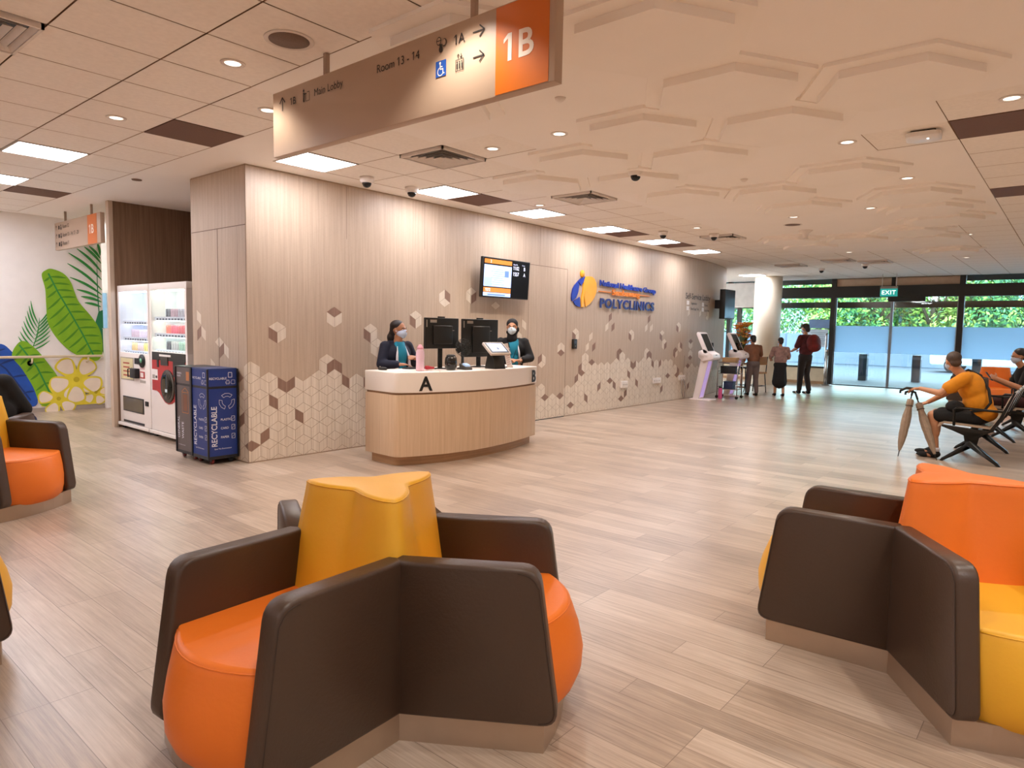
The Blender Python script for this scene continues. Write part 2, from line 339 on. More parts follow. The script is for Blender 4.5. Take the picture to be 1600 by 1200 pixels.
def wallpt(s, z, off=0.0):
    if s < 3.59: return (3.59-off, WY+(3.59-s), z)
    if s < 13.8: return (s, WY-off, z)
    d = s-13.8; k = .045
    n = V((2*k*d, -1, 0)).normalized()
    return (s+n.x*off, WY+k*d*d+n.y*off, z)
S_END = 16.75
def in_prof(s, z):
    P = PROFILE+[(17.5, -.2), (2.2, -.2)]; c = False
    for i in range(len(P)):
        (x1, y1), (x2, y2) = P[i-1], P[i]
        if (y1 > z) != (y2 > z) and s < (x2-x1)*(z-y1)/(y2-y1)+x1: c = not c
    return c
A_ = .1039
faces = []
for k in range(-14, 128):
    xk = 3.7255+A_*k; z0 = (.30 if k % 2 == 0 else .12)-.36
    for r in range(11):
        z = z0+.36*r; C = (xk, z); T, UR, LR, Bo, LL, UL = ((xk, z+.12), (xk+A_, z+.06), (xk+A_, z-.06), (xk, z-.12), (xk-A_, z-.06), (xk-A_, z+.06))
        faces += [[UL, C, UR, T], [UL, LL, Bo, C], [C, Bo, LR, UR]]
def cen(f): return (sum(p[0] for p in f)/4, sum(p[1] for p in f)/4)
cents = [cen(f) for f in faces]; kind = ['c' if in_prof(*c) else 'w' for c in cents]
for s, z, c in ACCENTS:
    i = min(range(len(cents)), key=lambda i: (cents[i][0]-s)**2+(cents[i][1]-z)**2)
    kind[i] = c
wf = MB(); ws = MB()
def seg_base(b, s0, s1, n):
    for i in range(n):
        a0 = s0+(s1-s0)*i/n; a1 = s0+(s1-s0)*(i+1)/n
        b.poly([wallpt(a0, 0), wallpt(a1, 0), wallpt(a1, HC), wallpt(a0, HC)], m_wood_eng)
seg_base(wf, 3.59, 13.8, 1); seg_base(wf, 13.8, S_END, 12); seg_base(ws, 2.39, 3.59, 1)
GAPS = [(8.235, 0, 2.47), (9.26, 0, 2.47), (4.83, 2.0, 3.09), (6.65, 2.0, 3.09)]
for f, c, k in zip(faces, cents, kind):
    q0 = [(c[0]+(p[0]-c[0])*(.993 if k == 'w' else .962), c[1]+(p[1]-c[1])*(.993 if k == 'w' else .962)) for p in f]
    for b, lo, hi in ((ws, 2.39, 3.585), (wf, 3.592, S_END)):
        q = clip(clip(clip(clip(q0, 0, lo, False), 0, hi, True), 1, .012, False), 1, HC-.015, True) if q0 else []
        if len(q) > 2: b.poly([wallpt(s, z, .002) for s, z in q], {'w': m_wood, 'c': m_cream, 'd': m_taupe}[k])
def stripe(b, s0, z0, s1, z1, m=None):
    b.poly([wallpt(s0, z0, .003), wallpt(s1, z0, .003), wallpt(s1, z1, .003), wallpt(s0, z1, .003)], m or m_wood_eng)
m_joint = M('panel_joint', '6b5545', .7)
for s in (6.05, 4.83, 8.5, 10.3, 12.1): stripe(wf, s, 2.47, s+.004, 3.07, m_joint)
stripe(wf, 8.235, .012, 8.241, 2.47, m_joint); stripe(wf, 9.255, .012, 9.263, 2.47, m_joint); stripe(wf, 8.235, 2.465, 9.26, 2.472, m_joint)
stripe(wf, 8.25, .0, 9.25, .012, m_black)
for s in (13.72,): stripe(wf, s, .02, s+.012, .95, m_joint)
stripe(ws, 2.39, 2.478, 3.585, 2.486, m_joint); stripe(ws, 2.985, .012, 2.997, 2.48, m_joint); stripe(ws, 3.41, .012, 3.414, 2.48, m_joint)
# end of the reception wall and its hidden back
e0 = wallpt(S_END, 0)
wf.poly([e0, (e0[0]+.05, 9.0, 0), (e0[0]+.05, 9.0, HC), (e0[0], e0[1], HC)], m_wood)
wf.box((8.242, WY-.012, 1.24), (8.25, WY, 1.30), m_dark)
struct('wall_front', wf); struct('wall_side', ws)
b = MB(); b.box((3.60, 7.815, 0), (3.70, 7.86, HC), m_wood); b.box((3.59, 7.80, 0), (4.7, 7.815, HC), m_darkwood)
b.box((4.68, 7.82, 0), (4.75, 10.2, HC), m_darkwood); b.box((3.60, 10.16, 0), (4.75, 10.24, HC), m_darkwood)
b.box((3.545, 10.155, 0), (3.6, 10.25, HC), m_wood)
b.box((4.75, 10.15, 0), (13, 10.25, HC), m_white)
struct('wall_niche', b)
b = MB(); b.box((-5.3, 12.6, 0), (4.27, 12.75, HC), m_white); b.box((-5.3, 12.585, 0), (4.27, 12.6, .07), M('grey_skirting', 'a89d92', .6)); struct('wall_left', b)
b = MB(); b.box((3.0, 15.8, 0), (14, 15.95, HC), m_white); b.box((5.0, 15.75, .0), (5.42, 15.8, 2.05), M('blue_door_panel', '8fb9d8', .5)); b.box((9, 10.25, 0), (9.1, 15.8, HC), m_white); struct('wall_corridor', b)
b = MB(); b.box((-5.45, -5.2, 0), (-5.3, 16, HC), m_white); struct('wall_back', b)
b = MB(); b.box((-5.3, -5.35, 0), (FX, -5.2, HC), m_white); struct('wall_right', b)

# raised hexagon plates on the ceiling
hexes = []
for x, y in ((2.91, 2.81), (3.45, 3.73), (3.40, 1.91), (4.39, 1.91), (5.38, 1.9), (7.36, 1.9), (4.89, 1.0), (4.9, 2.81), (5.93, 2.81), (7.93, 2.81), (8.97, 2.81), (5.45, 3.73), (6.46, 3.73), (7.50, 3.74), (6.01, 4.66), (8.86, 1.57), (9.88, 1.57), (10.86, 1.54), (11.82, 2.08), (12.73, 2.03), (12.32, 2.96), (12.0, 3.91), (12.92, 3.87), (14.9, 2.0)):
    hexes.append((x, y))
HL = {(2.91, 2.81): 'hexagonal raised ceiling panel half hidden above the long hanging direction sign',
 (3.45, 3.73): 'hexagonal raised ceiling panel peeking out below the hanging direction sign',
 (3.40, 1.91): 'largest hexagonal ceiling panel, just past the orange end of the hanging sign',
 (4.89, 1.0): 'wide hexagonal ceiling panel close to the white wireless access plate, with stepped border',
 (4.39, 1.91): 'hexagonal ceiling panel with a lit round downlight on its edge',
 (6.46, 3.73): 'hexagonal ceiling panel with a dark dome camera hanging in front of it',
 (6.01, 4.66): 'small hexagonal ceiling panel bordering the square tiles near the reception lights'}
m_hex = M('hexagon_panel', 'faf5ee', .8, var=.015, scale=2)
rowname = lambda y: 'first' if y < 1.3 else 'second' if y < 2.3 else 'third' if y < 3.2 else 'fourth' if y < 4.2 else 'fifth'
ordn = ['first', 'second', 'third', 'fourth', 'fifth', 'sixth', 'seventh', 'eighth', 'ninth', 'tenth']
cnt = {}
for x, y in sorted(hexes):
    b = MB(); i = hexes.index((x, y))
    out = [(0.575*math.cos(PI/6+PI/3*k), .585*math.sin(PI/6+PI/3*k), 0) for k in range(6)]
    inn = [(0.455*math.cos(PI/6+PI/3*k), .47*math.sin(PI/6+PI/3*k), 0) for k in range(6)]
    b.ext([(p[0], p[1], HC-.0215-.0003*i) for p in out], (0, 0, .0225+.0003*i), m_hex)
    b.ext([(p[0], p[1], HC-.072) for p in inn], (0, 0, .052), m_hex)
    r = rowname(y); cnt[r] = cnt.get(r, 0)+1
    lab = HL.get((x, y), 'hexagonal raised ceiling panel, %s along the %s row out from the reception wall' % (ordn[cnt[r]-1], {'first': 'fifth', 'second': 'fourth', 'third': 'third', 'fourth': 'second', 'fifth': 'first'}[r]))
    o = solo('hexagonal_ceiling_panel', b, lab, 'ceiling panel', (x, y, 0), 0, 'raised hexagonal ceiling panels')

# round column
b = MB(); b.lathe([(.375, 0), (.375, HC)], M('column_paint', 'e8dcc8', .5, var=.02), (19.75, 7.0, 0), 40); struct('column', b)

# glazed front
m_glass = GLASS('clear_glass'); m_film = FILM('frosted_film', 'd2e2f2', .8)
m_spandrel = M('brown_spandrel', 'bb9b80', .6); m_blind = M('roller_blind', 'cfc8c2', .85); m_sill = M('sill_wall', 'd8c3a4', .7)
MUL = [(5.62, .13), (2.47, .13), (-1.0, .1), (8.75, .12)]
b = MB()
for y, w in MUL: b.box((FX-.09, y-w/2, 0), (FX+.07, y+w/2, HC), m_dark)
b.box((FX-.1, -5.2, 2.54), (FX+.08, 7.55, 2.86), m_dark)
b.box((FX-.05, 4.09-.05, 2.86), (FX+.05, 4.09+.05, HC), m_dark)
b.box((FX-.06, 3.3, 2.42), (FX+.02, 4.2, 2.56), m_dark)
b.box((FX-.04, 2.535, 2.86), (FX+.02, 4.04, HC), m_spandrel); b.box((FX-.04, 4.14, 2.86), (FX+.02, 5.555, HC), m_spandrel)
b.box((FX-.04, 2.535, HC-.02), (FX+.02, 5.555, HC+.012), m_spandrel)
b.box((FX-.12, 5.69, 0), (FX+.05, 9.2, .08), WOOD('skirting_wood', '9a7452', 'b08a66')); b.box((FX-.1, 5.69, .08), (FX+.05, 9.2, .47), m_sill); b.box((FX-.13, 5.69, .47), (FX+.05, 9.2, .52), m_dark)
b.box((FX-.06, 9.2, 0), (FX+.06, 16, HC), m_white)
b.box((FX-.09, 2.53, 0), (FX+.03, 5.56, .03), M('door_threshold', '4a5058', .4))
struct('wall_glazed_front', b)
def pane(name, y0, y1, z0, z1, film=None, frame=None, x=FX):
    b = MB(); b.box((x-.008, y0, z0), (x+.008, y1, z1), m_glass); w = struct(name, b)
    if film:
        b = MB(); b.box((x-.013, y0, film[0]), (x-.0095, y1, film[1]), m_film); part('frosted_band', b, w, 'frosted band across the glass')
    if frame:
        b = MB(); f = .022
        for c in (y0, y1): b.box((x-.02, c-f, z0), (x+.02, c+f, z1), M('door_edge_metal', 'aab4bc', .35, .8))
        part('frame', b, w)
    return w
d1 = pane('door_1', 4.11, 5.55, .03, 2.54, (.97, 1.73), True)
d2 = pane('door_2', 2.54, 4.08, .03, 2.54, (.97, 1.73), True)
pane('window_1', -5.2, 2.4, .03, 2.54, (.9, 1.73)); pane('window_2', -5.2, 2.4, 2.86, HC)
pane('window_3', 5.69, 7.5, 2.86, HC); w3 = pane('window_4', 5.69, 7.5, .52, 2.54)
pane('window_5', 7.6, 9.2, .52, HC)
b = MB(); b.box((FX-.16, 7.72, 2.28), (FX-.13, 9.2, HC-.05), m_blind); b.cyl((FX-.15, 7.72, 2.285), (FX-.15, 9.2, 2.285), .018, m_white)
solo('roller_blind', b, 'pale grey roller blind half lowered over the window behind the round column', 'blind')
b = MB(); b.box((0, -.3, -.26), (.004, .3, .26), M('notice_paper', 'd4e4f4', .6))
for i in range(7): b.box((-.002, -.22+.03*(i % 2), .15-.055*i), (0, .2-.05*(i % 3), .16-.055*i), M('notice_ink', '5a6f8a', .6))
solo('paper_notice', b, 'white paper notice with lines of print taped to the glass beside the sliding door', 'notice', (FX-.02, 6.02, 1.36))
b = MB(); b.box((0, -.3, -.13), (.004, .28, .13), M('blue_notice_paper', '7f9cc8', .6))
solo('paper_notice', b, 'blue poster taped on the glass above the white paper notice', 'poster', (FX-.02, 6.0, 1.78))
# ================================================================ CEILING FITTINGS
m_trim = M('white_metal_trim', 'e6ded6', .5)
m_led = M('led_diffuser', 'ffffff', .6, emit=PANEL_E, ec='f6f5ff', var=0)
m_ret = M('perforated_return_panel', '6f4f3e', .7, var=.1, scale=120)
LL_ = ['square ceiling light panel over the passage, larger of the two near the vending machines', 'square ceiling light panel cut by the picture edge near the small hanging sign',
 'square ceiling light panel partly behind the lower corner of the long hanging sign', 'square ceiling light panel beside the two white dome cameras above the service desk',
 'third square light panel along the reception wall, above the wall television', 'fourth square light panel along the reception wall, above the clinic logo',
 'fifth square light panel along the reception wall, with a dome camera in front', 'last square light panel along the reception wall, above the self-service lettering',
 'square light panel past the curved end of the reception wall, near the round column']
m_pf = M('light_panel_frame', 'cfc6bd', .6)
for i, p in enumerate(LIGHT_CELLS):
    x0, y0, x1, y1 = cell(p); cx, cy, w, h = (x0+x1)/2, (y0+y1)/2, (x1-x0)/2, (y1-y0)/2
    t = thing('ceiling_light', LL_[i] if i < 9 else 'unseen square ceiling light panel added to brighten the lobby and passage', 'ceiling light', (cx, cy, HC), 0, 'square ceiling light panels')
    b = MB()
    for a, c in (((-w, -h), (w, -h+.022)), ((-w, h-.022), (w, h)), ((-w, -h+.022), (-w+.022, h-.022)), ((w-.022, -h+.022), (w, h-.022))): b.box((a[0]+.002, a[1]+.002, -.006), (c[0]-.0, c[1]-.0, .013), m_pf)
    part('frame', b, t)
    b = MB(); b.box((-w+.022, -h+.022, -.002), (w-.022, h-.022, .008), m_led); part('diffuser', b, t)
RL = ['brown perforated return air panel in the tiles over the passage, bigger in view', 'brown perforated return air panel farther down the passage near the small hanging sign',
 'brown return air panel next to the light panel by the dome cameras', 'brown return air panel past the fourth light on the reception wall', 'brown return air panel past the fifth light on the reception wall',
 'dark brown return air panel near the white wireless access plate', 'small brown return air panel at the picture edge over the metal seating']
for p, l in zip(RETURN_CELLS, RL):
    x0, y0, x1, y1 = cell(p); cx, cy, w, h = (x0+x1)/2, (y0+y1)/2, (x1-x0)/2, (y1-y0)/2
    b = MB(); b.box((-w+.006, -h+.006, -.002), (w-.006, h-.006, .012), m_ret)
    solo('return_air_panel', b, l, 'vent', (cx, cy, HC), 0, 'return air panels')
VL = ['square louvred air diffuser at the picture corner over the near seating', 'square louvred air diffuser above the hanging sign end, nearest the dome cameras', 'square louvred air diffuser above the wall television among hexagons',
 'square louvred air diffuser beside a dome camera near the clinic logo', 'square louvred air diffuser near the round column', 'square louvred air diffuser in front of the glass doors, beside a dome camera', 'small square air diffuser close to the exit sign']
for p, l in zip(VENT_CELLS, VL):
    x0, y0, x1, y1 = cell(p); cx, cy, w = (x0+x1)/2, (y0+y1)/2, .29
    t = thing('air_diffuser', l, 'vent', (cx, cy, HC), 0, 'louvred air diffusers')
    b = MB(); b.box((-w, -w, .006), (w, w, .012), m_black); part('void_shade', b, t)  # black sheet stands in for the shade of the void behind the blades
    b = MB()
    for k in range(5):   # nested sloping blades
        o = w-.052*k-.012; i2 = o-.03; zo, zi = .004, -.022
        for q in range(4):
            c, s_ = math.cos(PI/2*q), math.sin(PI/2*q); R2 = lambda x, y, z: (x*c-y*s_, x*s_+y*c, z)
            b.poly([R2(-o, -o, zi), R2(o, -o, zi), R2(i2, -i2, zo), R2(-i2, -i2, zo)], m_trim)
    part('louvres', b, t)
    b = MB()
    for q in range(4):
        xf = Matrix.Rotation(PI/2*q, 4, 'Z'); b.box((-w, -w, -.026), (w, -w+.016, .01), m_trim, xf=xf)
    part('frame', b, t)
# recessed downlights
m_lens = M('downlight_lens', 'fff4e4', .5, emit=.7, var=0)
DL = [((2.19, 4.17), 'recessed downlight in the tile next to the round speaker grille'), ((2.18, 6.02), 'recessed downlight in the tiles beside the brown return panel over the passage'),
 ((4.14, 2.01), 'lit downlight sitting on the edge of a hexagonal panel'), ((4.63, 3.43), 'recessed downlight past the orange sign end, among the hexagons'), ((4.65, 4.19), 'recessed downlight in the tile beside the louvred diffuser above the sign'),
 ((5.76, .47), 'recessed downlight beside the dark brown return panel at the picture edge'), ((6.26, 1.62), 'recessed downlight beside the white wireless access plate'), ((8.02, 1.48), 'recessed downlight in the middle of the second hexagon cluster'),
 ((9.63, 2.17), 'recessed downlight among the far hexagons over the open floor'), ((12.89, 1.47), 'recessed downlight at the far end of the hexagon rows, over the metal seating'), ((10.0, 4.7), 'recessed downlight in the tiles beside the diffuser near the logo'),
 ((9.79, 3.17), 'recessed downlight beside a small speaker grille in the far ceiling'), ((2.82, 4.85), 'recessed downlight half hidden by the upper corner of the hanging sign'), ((14.5, 3.6), 'recessed downlight in the tiled ceiling well in front of the glass doors'), ((16.6, 1.9), 'recessed downlight in the tiled ceiling near the glazing beyond the metal seating'), ((7.1, 5.55), 'tiny recessed light in the tiles above the wall television')]
HID = [(2.19, 2.35), (1.1, 1.0), (3.1, -.3), (-.9, -.6), (1.6, -1.6), (4.6, -1.0), (7.0, -1.0), (9.2, -1.0), (11.4, -1.0), (13.6, -1.0), (15.8, -1.0), (18.2, -1.0)]  # unseen: first read off the sign's lit end, others added to brighten the room
def downlight(x, y, lab, power):
    t = thing('recessed_downlight', lab, 'downlight', (x, y, HC), 0, 'recessed downlights')
    b = MB(); b.lathe([(.048, -.001), (.05, -.005), (.072, -.006), (.074, 0), (.048, 0)], m_trim, n=28); part('trim_ring', b, t)
    b = MB(); b.lathe([(0, -.003), (.05, -.003), (.05, .0)], m_lens, n=24); part('lens', b, t)
    ld = bpy.data.lights.new('downlight_lamp', 'SPOT'); ld.energy = power; ld.color = WARM; ld.spot_size = math.radians(118); ld.spot_blend = .55; ld.shadow_soft_size = .045
    lo = bpy.data.objects.new('downlight_lamp', ld); COL.objects.link(lo); lo.parent = t; lo.location = (0, 0, -.02)
for (x, y), l in DL: downlight(x, y, l, SPOT_W*(.5 if x < 2.5 else .75 if x < 4.7 else 1.1))
for x, y in HID: downlight(x, y, 'unseen recessed downlight lighting the lobby', SPOT_W*(.5 if (x, y) == (2.19, 2.35) else 1))

m_domew = M('camera_housing', 'e8e2dc', .4); m_domeb = M('camera_dome', '0c0c0d', .08)
CL = [((4.72, 6.10), 'white dome security camera nearest the wooden wall corner'), ((5.37, 6.10), 'white dome security camera touching the second reception light panel'), ((6.10, 3.55), 'dome security camera hanging in the middle of the hexagonal panels'),
 ((10.10, 5.33), 'dome security camera in front of the fifth reception light panel'), ((10.74, 4.74), 'dome security camera beside the diffuser near the self-service wall'), ((17.7, 5.0), 'small dome camera in front of the glass left of the exit sign'), ((17.0, 3.87), 'small dome camera next to the exit sign')]
for i, ((x, y), l) in enumerate(CL):
    t = thing('dome_camera', l, 'security camera', (x, y, HC), 0, 'ceiling dome cameras'); up = 1.0
    b = MB(); b.lathe([(.078, 0), (.078, -.03), (.07, -.055), (.062, -.062), (0, -.062)], m_domew, n=24); part('housing', b, t)
    b = MB(); b.lathe([(.052, -.055), (.05, -.075), (.038, -.098), (.02, -.11), (0, -.113)], m_domeb, n=20); part('dome', b, t)
# speakers, detectors
for x, y, r, l in ((2.22, 3.58, .125, 'large round ceiling speaker grille in the tile above the hanging sign'), (10.47, 3.40, .12, 'small round speaker grille in the far ceiling')):
    t = thing('ceiling_speaker', l, 'speaker', (x, y, HC)); b = MB(); b.lathe([(r-.014, -.002), (r, -.006), (r+.012, -.004), (r+.014, 0)], m_trim, n=32); part('rim', b, t)
    b = MB(); b.lathe([(0, -.004), (r-.012, -.004), (r-.012, 0)], M('speaker_mesh', '7d685a', .7, var=.1, scale=150), n=32); part('grille', b, t)
b = MB(); b.lathe([(0, -.025), (.02, -.025), (.035, -.012), (.04, 0)], m_trim, n=20); solo('fire_sprinkler', b, 'small cream sprinkler cap in the plaster past the orange sign end', 'sprinkler', (3.93, 2.91, HC))
b = MB(); b.lathe([(0, -.012), (.05, -.01), (.055, 0)], M('bronze_cap', '7a5c48', .5), n=20); solo('fire_sprinkler', b, 'flat bronze sprinkler cap in the plaster in front of the vending niche', 'sprinkler', (3.24, 8.4, HC))
b = MB(); b.lathe([(0, -.025), (.02, -.025), (.035, -.012), (.04, 0)], m_trim, n=20); solo('fire_sprinkler', b, 'small cream sprinkler cap between the two hexagon clusters', 'sprinkler', (7.13, 2.84, HC))
b = MB(); b.lathe([(.11, 0), (.1, -.012), (.05, -.05), (.04, -.11), (.052, -.125), (0, -.125)], m_trim, n=24); solo('smoke_detector', b, 'funnel-shaped cream detector hanging among the far hexagons', 'detector', (11.15, 3.42, HC))
t = thing('wireless_access_point', 'white rounded square wireless access point on the ceiling beside the tile zone', 'access point', (6.32, 1.07, HC), .1)
b = MB(); b.ext([(x, y, -.05) for x, y in rpoly([(-.12, -.12), (.12, -.12), (.12, .12), (-.12, .12)], .045)], (0, 0, .034), M('access_point_plastic', 'efebe6', .35), .012); part('housing', b, t)
b = MB(); b.box((-.085, -.085, -.017), (.085, .085, 0), m_black); part('mounting_plate', b, t)
b = MB(); b.ell((0, -.03, -.05), (.008, .008, .004), M('status_light', 'e8f0ff', .4, emit=3.0)); part('status_light', b, t)

# ================================================================ HANGING SIGNS
m_sign = M('sign_taupe', 'b59c86', .35, var=.01); m_signor = M('sign_orange', 'd06a0c', .35, var=.01); m_signedge = M('sign_edge', 'a58f7c', .4)
m_ink = M('sign_ink', '2b2320', .5); m_lite = M('sign_letter_light', 'f0e2d2', .5); m_blue = M('access_blue', '1f4fa0', .4)
RY = V((0, -1, 0)); UZ = V((0, 0, 1))
def arrow(b, y, z, s, d, m=None, w=.09, x=-.0035):
    """thin arrow in the sign plane, d = pointing direction (right, up)"""
    m = m or m_ink; d = V(d).normalized(); n = V((-d.y, d.x))
    def q(p0, p1, w):
        p0, p1 = V(p0), V(p1); t = (p1-p0).normalized(); k = V((-t.y, t.x))*w/2
        b.poly([(x, y-p.x, z+p.y) for p in (p0+k, p0-k, p1-k, p1+k)], m)
    w *= s; q(-d*s/2, d*s/2, w); q(d*s/2, d*s*.08+n*s*.36, w); q(d*s/2, d*s*.08-n*s*.36, w)
def wallquad(b, y0, z0, y1, z1, m, x=-.0035): b.poly([(x, y0, z0), (x, y1, z0), (x, y1, z1), (x, y0, z1)] if y0 > y1 else [(x, y1, z0), (x, y0, z0), (x, y0, z1), (x, y1, z1)], m)
def disc(b, y, z, r, m, x=-.004, n=14, ry=None): b.poly([(x, y-r*math.cos(2*PI*i/n), z+(ry or r)*math.sin(2*PI*i/n)) for i in range(n)], m)
t = thing('hanging_direction_sign', 'long taupe and orange hanging sign reading 1B, Main Lobby and Room 13 - 14', 'sign', (2.44, 2.985, 2.555))
H_ = .405; W_ = 1.145
b = MB(); b.box((0, -W_, 0), (.055, W_, H_), m_sign, .003); part('board', b, t)
b = MB(); b.box((-.0025, -W_+.035, .006), (0, -W_+.347, H_-.006), m_signor); part('orange_panel', b, t, 'orange panel with large 1B')
b = MB(); b.text('1B', .118, (-.003, -.842, .148), RY, UZ, m_lite, .001, bold=.018, sx=1.02)
part('numeral', b, t, 'large pale 1B')
b = MB(); o = 2.985
arrow(b, 4.014-o, .318, .085, (0, 1))
b.text('1B', .043, (-.003, 3.925-o, .295), RY, UZ, m_ink, .001, bold=.01)
b.text('Main Lobby', .043, (-.003, 3.663-o, .297), RY, UZ, m_ink, .001)
b.text('Room 13 - 14', .043, (-.003, 3.065-o, .300), RY, UZ, m_ink, .001)
b.text('1A', .045, (-.003, 2.465-o, .303), RY, UZ, m_ink, .001, bold=.012)
arrow(b, 2.298-o, .328, .075, (1, 0)); arrow(b, 2.297-o, .211, .072, (1, 0))
part('lettering', b, t)
b = MB()
disc(b, 3.772-o, .352, .008, m_ink); wallquad(b, 3.779-o, .285, 3.766-o, .342, m_ink); wallquad(b, 3.768-o, .335, 3.742-o, .328, m_ink)
for a, c in (((3.752, .285), (3.748, .325)), ((3.714, .285), (3.71, .335)), ((3.752, .285), (3.71, .288)), ((3.735, .34), (3.71, .336))): wallquad(b, a[0]-o, a[1], c[0]-o, c[1], m_ink)
part('reception_pictogram', b, t)
b = MB()
for y, z, r, m in ((2.572, .348, .021, m_ink), (2.572, .348, .017, m_sign), (2.532, .333, .019, m_ink), (2.533, .334, .0155, m_sign), (2.556, .305, .017, m_ink)): disc(b, y-o, z, r*.8, m, x=-.0031-.0003*len(b.f), ry=r)
wallquad(b, 2.588-o, .346, 2.556-o, .350, m_ink, -.005); wallquad(b, 2.565-o, .305, 2.547-o, .33, m_ink, -.0045)
part('medicine_pictogram', b, t)
b = MB(); wallquad(b, 2.592-o, .172, 2.518-o, .25, m_blue)
disc(b, 2.560-o, .238, .0065, m_lite)
for a, c in (((2.562, .206), (2.556, .232)), ((2.562, .205), (2.54, .211)), ((2.542, .211), (2.537, .186)), ((2.54, .184), (2.528, .189)), ((2.56, .217), (2.543, .222))): wallquad(b, a[0]-o, a[1], c[0]-o, c[1], m_lite, -.0042)
for i in range(10):
    a0, a1 = (math.radians(110+24*i), math.radians(110+24*(i+1))); c0 = (2.557-o, .197)
    b.poly([(-.0043, c0[0]-r*math.cos(a), c0[1]+r*math.sin(a)) for r, a in ((.018, a0), (.022, a0), (.022, a1), (.018, a1))], m_lite)
part('wheelchair_pictogram', b, t, 'white wheelchair symbol on a blue square')
b = MB()
for a, c in (((2.451, .172), (2.448, .228)), ((2.399, .172), (2.396, .228)), ((2.451, .172), (2.396, .175)), ((2.451, .225), (2.396, .228))): wallquad(b, a[0]-o, a[1], c[0]-o, c[1], m_ink)
for k in range(3):
    y = 2.439-.016*k-o; disc(b, y, .214, .004, m_ink); wallquad(b, y+.004, .182, y-.004, .208, m_ink)
arrow(b, 2.433-o, .242, .022, (0, 1), w=.14); arrow(b, 2.413-o, .242, .022, (0, -1), w=.14)
part('lift_pictogram', b, t)
for y in (3.573, 2.354):
    b = MB(); b.box((.012, y-o-.014, H_-.005), (.038, y-o+.014, HC-2.555), m_signedge); part('rod', b, t)
t = thing('hanging_direction_sign', 'smaller taupe hanging sign with three print lines, before the leaf mural', 'sign', (3.5, 11.26, 2.535))
b = MB(); b.box((0, -.935, 0), (.055, .935, .41), m_sign, .003); part('board', b, t)
b = MB(); b.box((-.0025, -.81, .002), (0, -.46, .408), m_signor); part('orange_panel', b, t, 'orange stripe with white 1B')
b = MB(); b.text('1B', .12, (-.003, -.513, .15), RY, UZ, m_lite, .001, bold=.015); part('numeral', b, t, 'white 1B')
b = MB()
for z, s_ in ((.305, 'Room 12'), (.178, 'Room 13 - 14, 17 - 20'), (.055, 'Room 11')):
    arrow(b, .85, z+.03, .07, (0, 1), w=.14); wallquad(b, .76, z, .70, z+.055, m_ink); disc(b, .64, z+.05, .018, m_ink); disc(b, .64, z+.01, .025, m_ink)
    b.text(s_, .052, (-.003, .57, z+.005), RY, UZ, m_ink, .001, bold=.006)
part('lettering', b, t)
for y in (.522, -.55):
    b = MB(); b.box((.012, y-.014, .405), (.038, y+.014, HC-2.535), m_signedge); part('rod', b, t)
t = thing('exit_sign', 'green EXIT sign hanging from the ceiling in front of the glass doors', 'sign', (20.0, 3.95, 2.50))
b = MB(); b.box((0, -.2, 0), (.05, .2, .2), M('exit_green', '1fa39a', .4, emit=.25), .004); part('sign_box', b, t)
b = MB(); b.box((-.003, -.2, .2), (.053, .2, .265), M('exit_housing', '8b8378', .5)); part('housing', b, t)
b = MB(); b.text('EXIT', .105, (-.002, 0, .05), RY, UZ, M('exit_white', 'f4fffc', .5, emit=.5), .001, 'CENTER', bold=.012, space=1.1); part('lettering', b, t)
for y in (.165, -.165):
    b = MB(); b.cyl((.025, y, .265), (.025, y, HC-2.50), .008, m_trim); part('rod', b, t)
# ================================================================ SOFAS
m_or = M('orange_vinyl', 'f07c24', .45, var=.03, scale=3, bump=.06); m_ye = M('yellow_vinyl', 'ecb02a', .45, var=.03, scale=3, bump=.06)
m_br = M('brown_vinyl', '4a382b', .40, var=.04, scale=4, bump=.08); m_seam = M('seam_thread', '3a2a20', .6)
m_steel = M('brushed_steel', 'b9a48f', .32, .75, var=.05)
def pol(r, a): return (r*math.cos(math.radians(a)), r*math.sin(math.radians(a)))
def seat_mesh(m):
    """cushion along +x: straight sides, bowed front that bulges below the rim"""
    hw = .243; n = 10; rows = [(.085, .0, .0), (.11, .03, .0), (.17, .055, 0), (.25, .060, 0), (.33, .042, 0), (.40, .016, 0), (.426, .004, 0), (.434, -.006, 0), (.436, -.018, 0)]
    b = MB(); vs = []; fs = []
    for z, dx, _ in rows:
        for i in range(n+1):
            t = -1+2*i/n; x = .765-.085*t*t+dx*(1-.45*t*t)
            vs.append((x, hw*t, z))
    for j in range(len(rows)-1):
        for i in range(n): fs.append((j*(n+1)+i, j*(n+1)+i+1, (j+1)*(n+1)+i+1, (j+1)*(n+1)+i))
    b.add(vs, fs, m, True)
    top = [vs[(len(rows)-1)*(n+1)+i] for i in range(n+1)]; bot = [vs[i] for i in range(n+1)]
    k = len(b.v)
    # top surface, sides, underside, back
    xb = .10
    tv = [(xb, -hw, .436)] + top + [(xb, hw, .436)]
    b.poly(tv, m); b.poly([(xb, hw, .082)] + bot[::-1] + [(xb, -hw, .082)], m)
    for e, rev in ((0, False), (n, True)):
        side = [vs[j*(n+1)+e] for j in range(len(rows))] + [(xb, vs[e][1], .436), (xb, vs[e][1], .082)]
        b.poly(side if not rev else side[::-1], m)
    b.tube([(p[0]+.001, p[1], p[2]-.004) for p in [vs[6*(n+1)+i] for i in range(n+1)]], .003, m, 6)
    return b
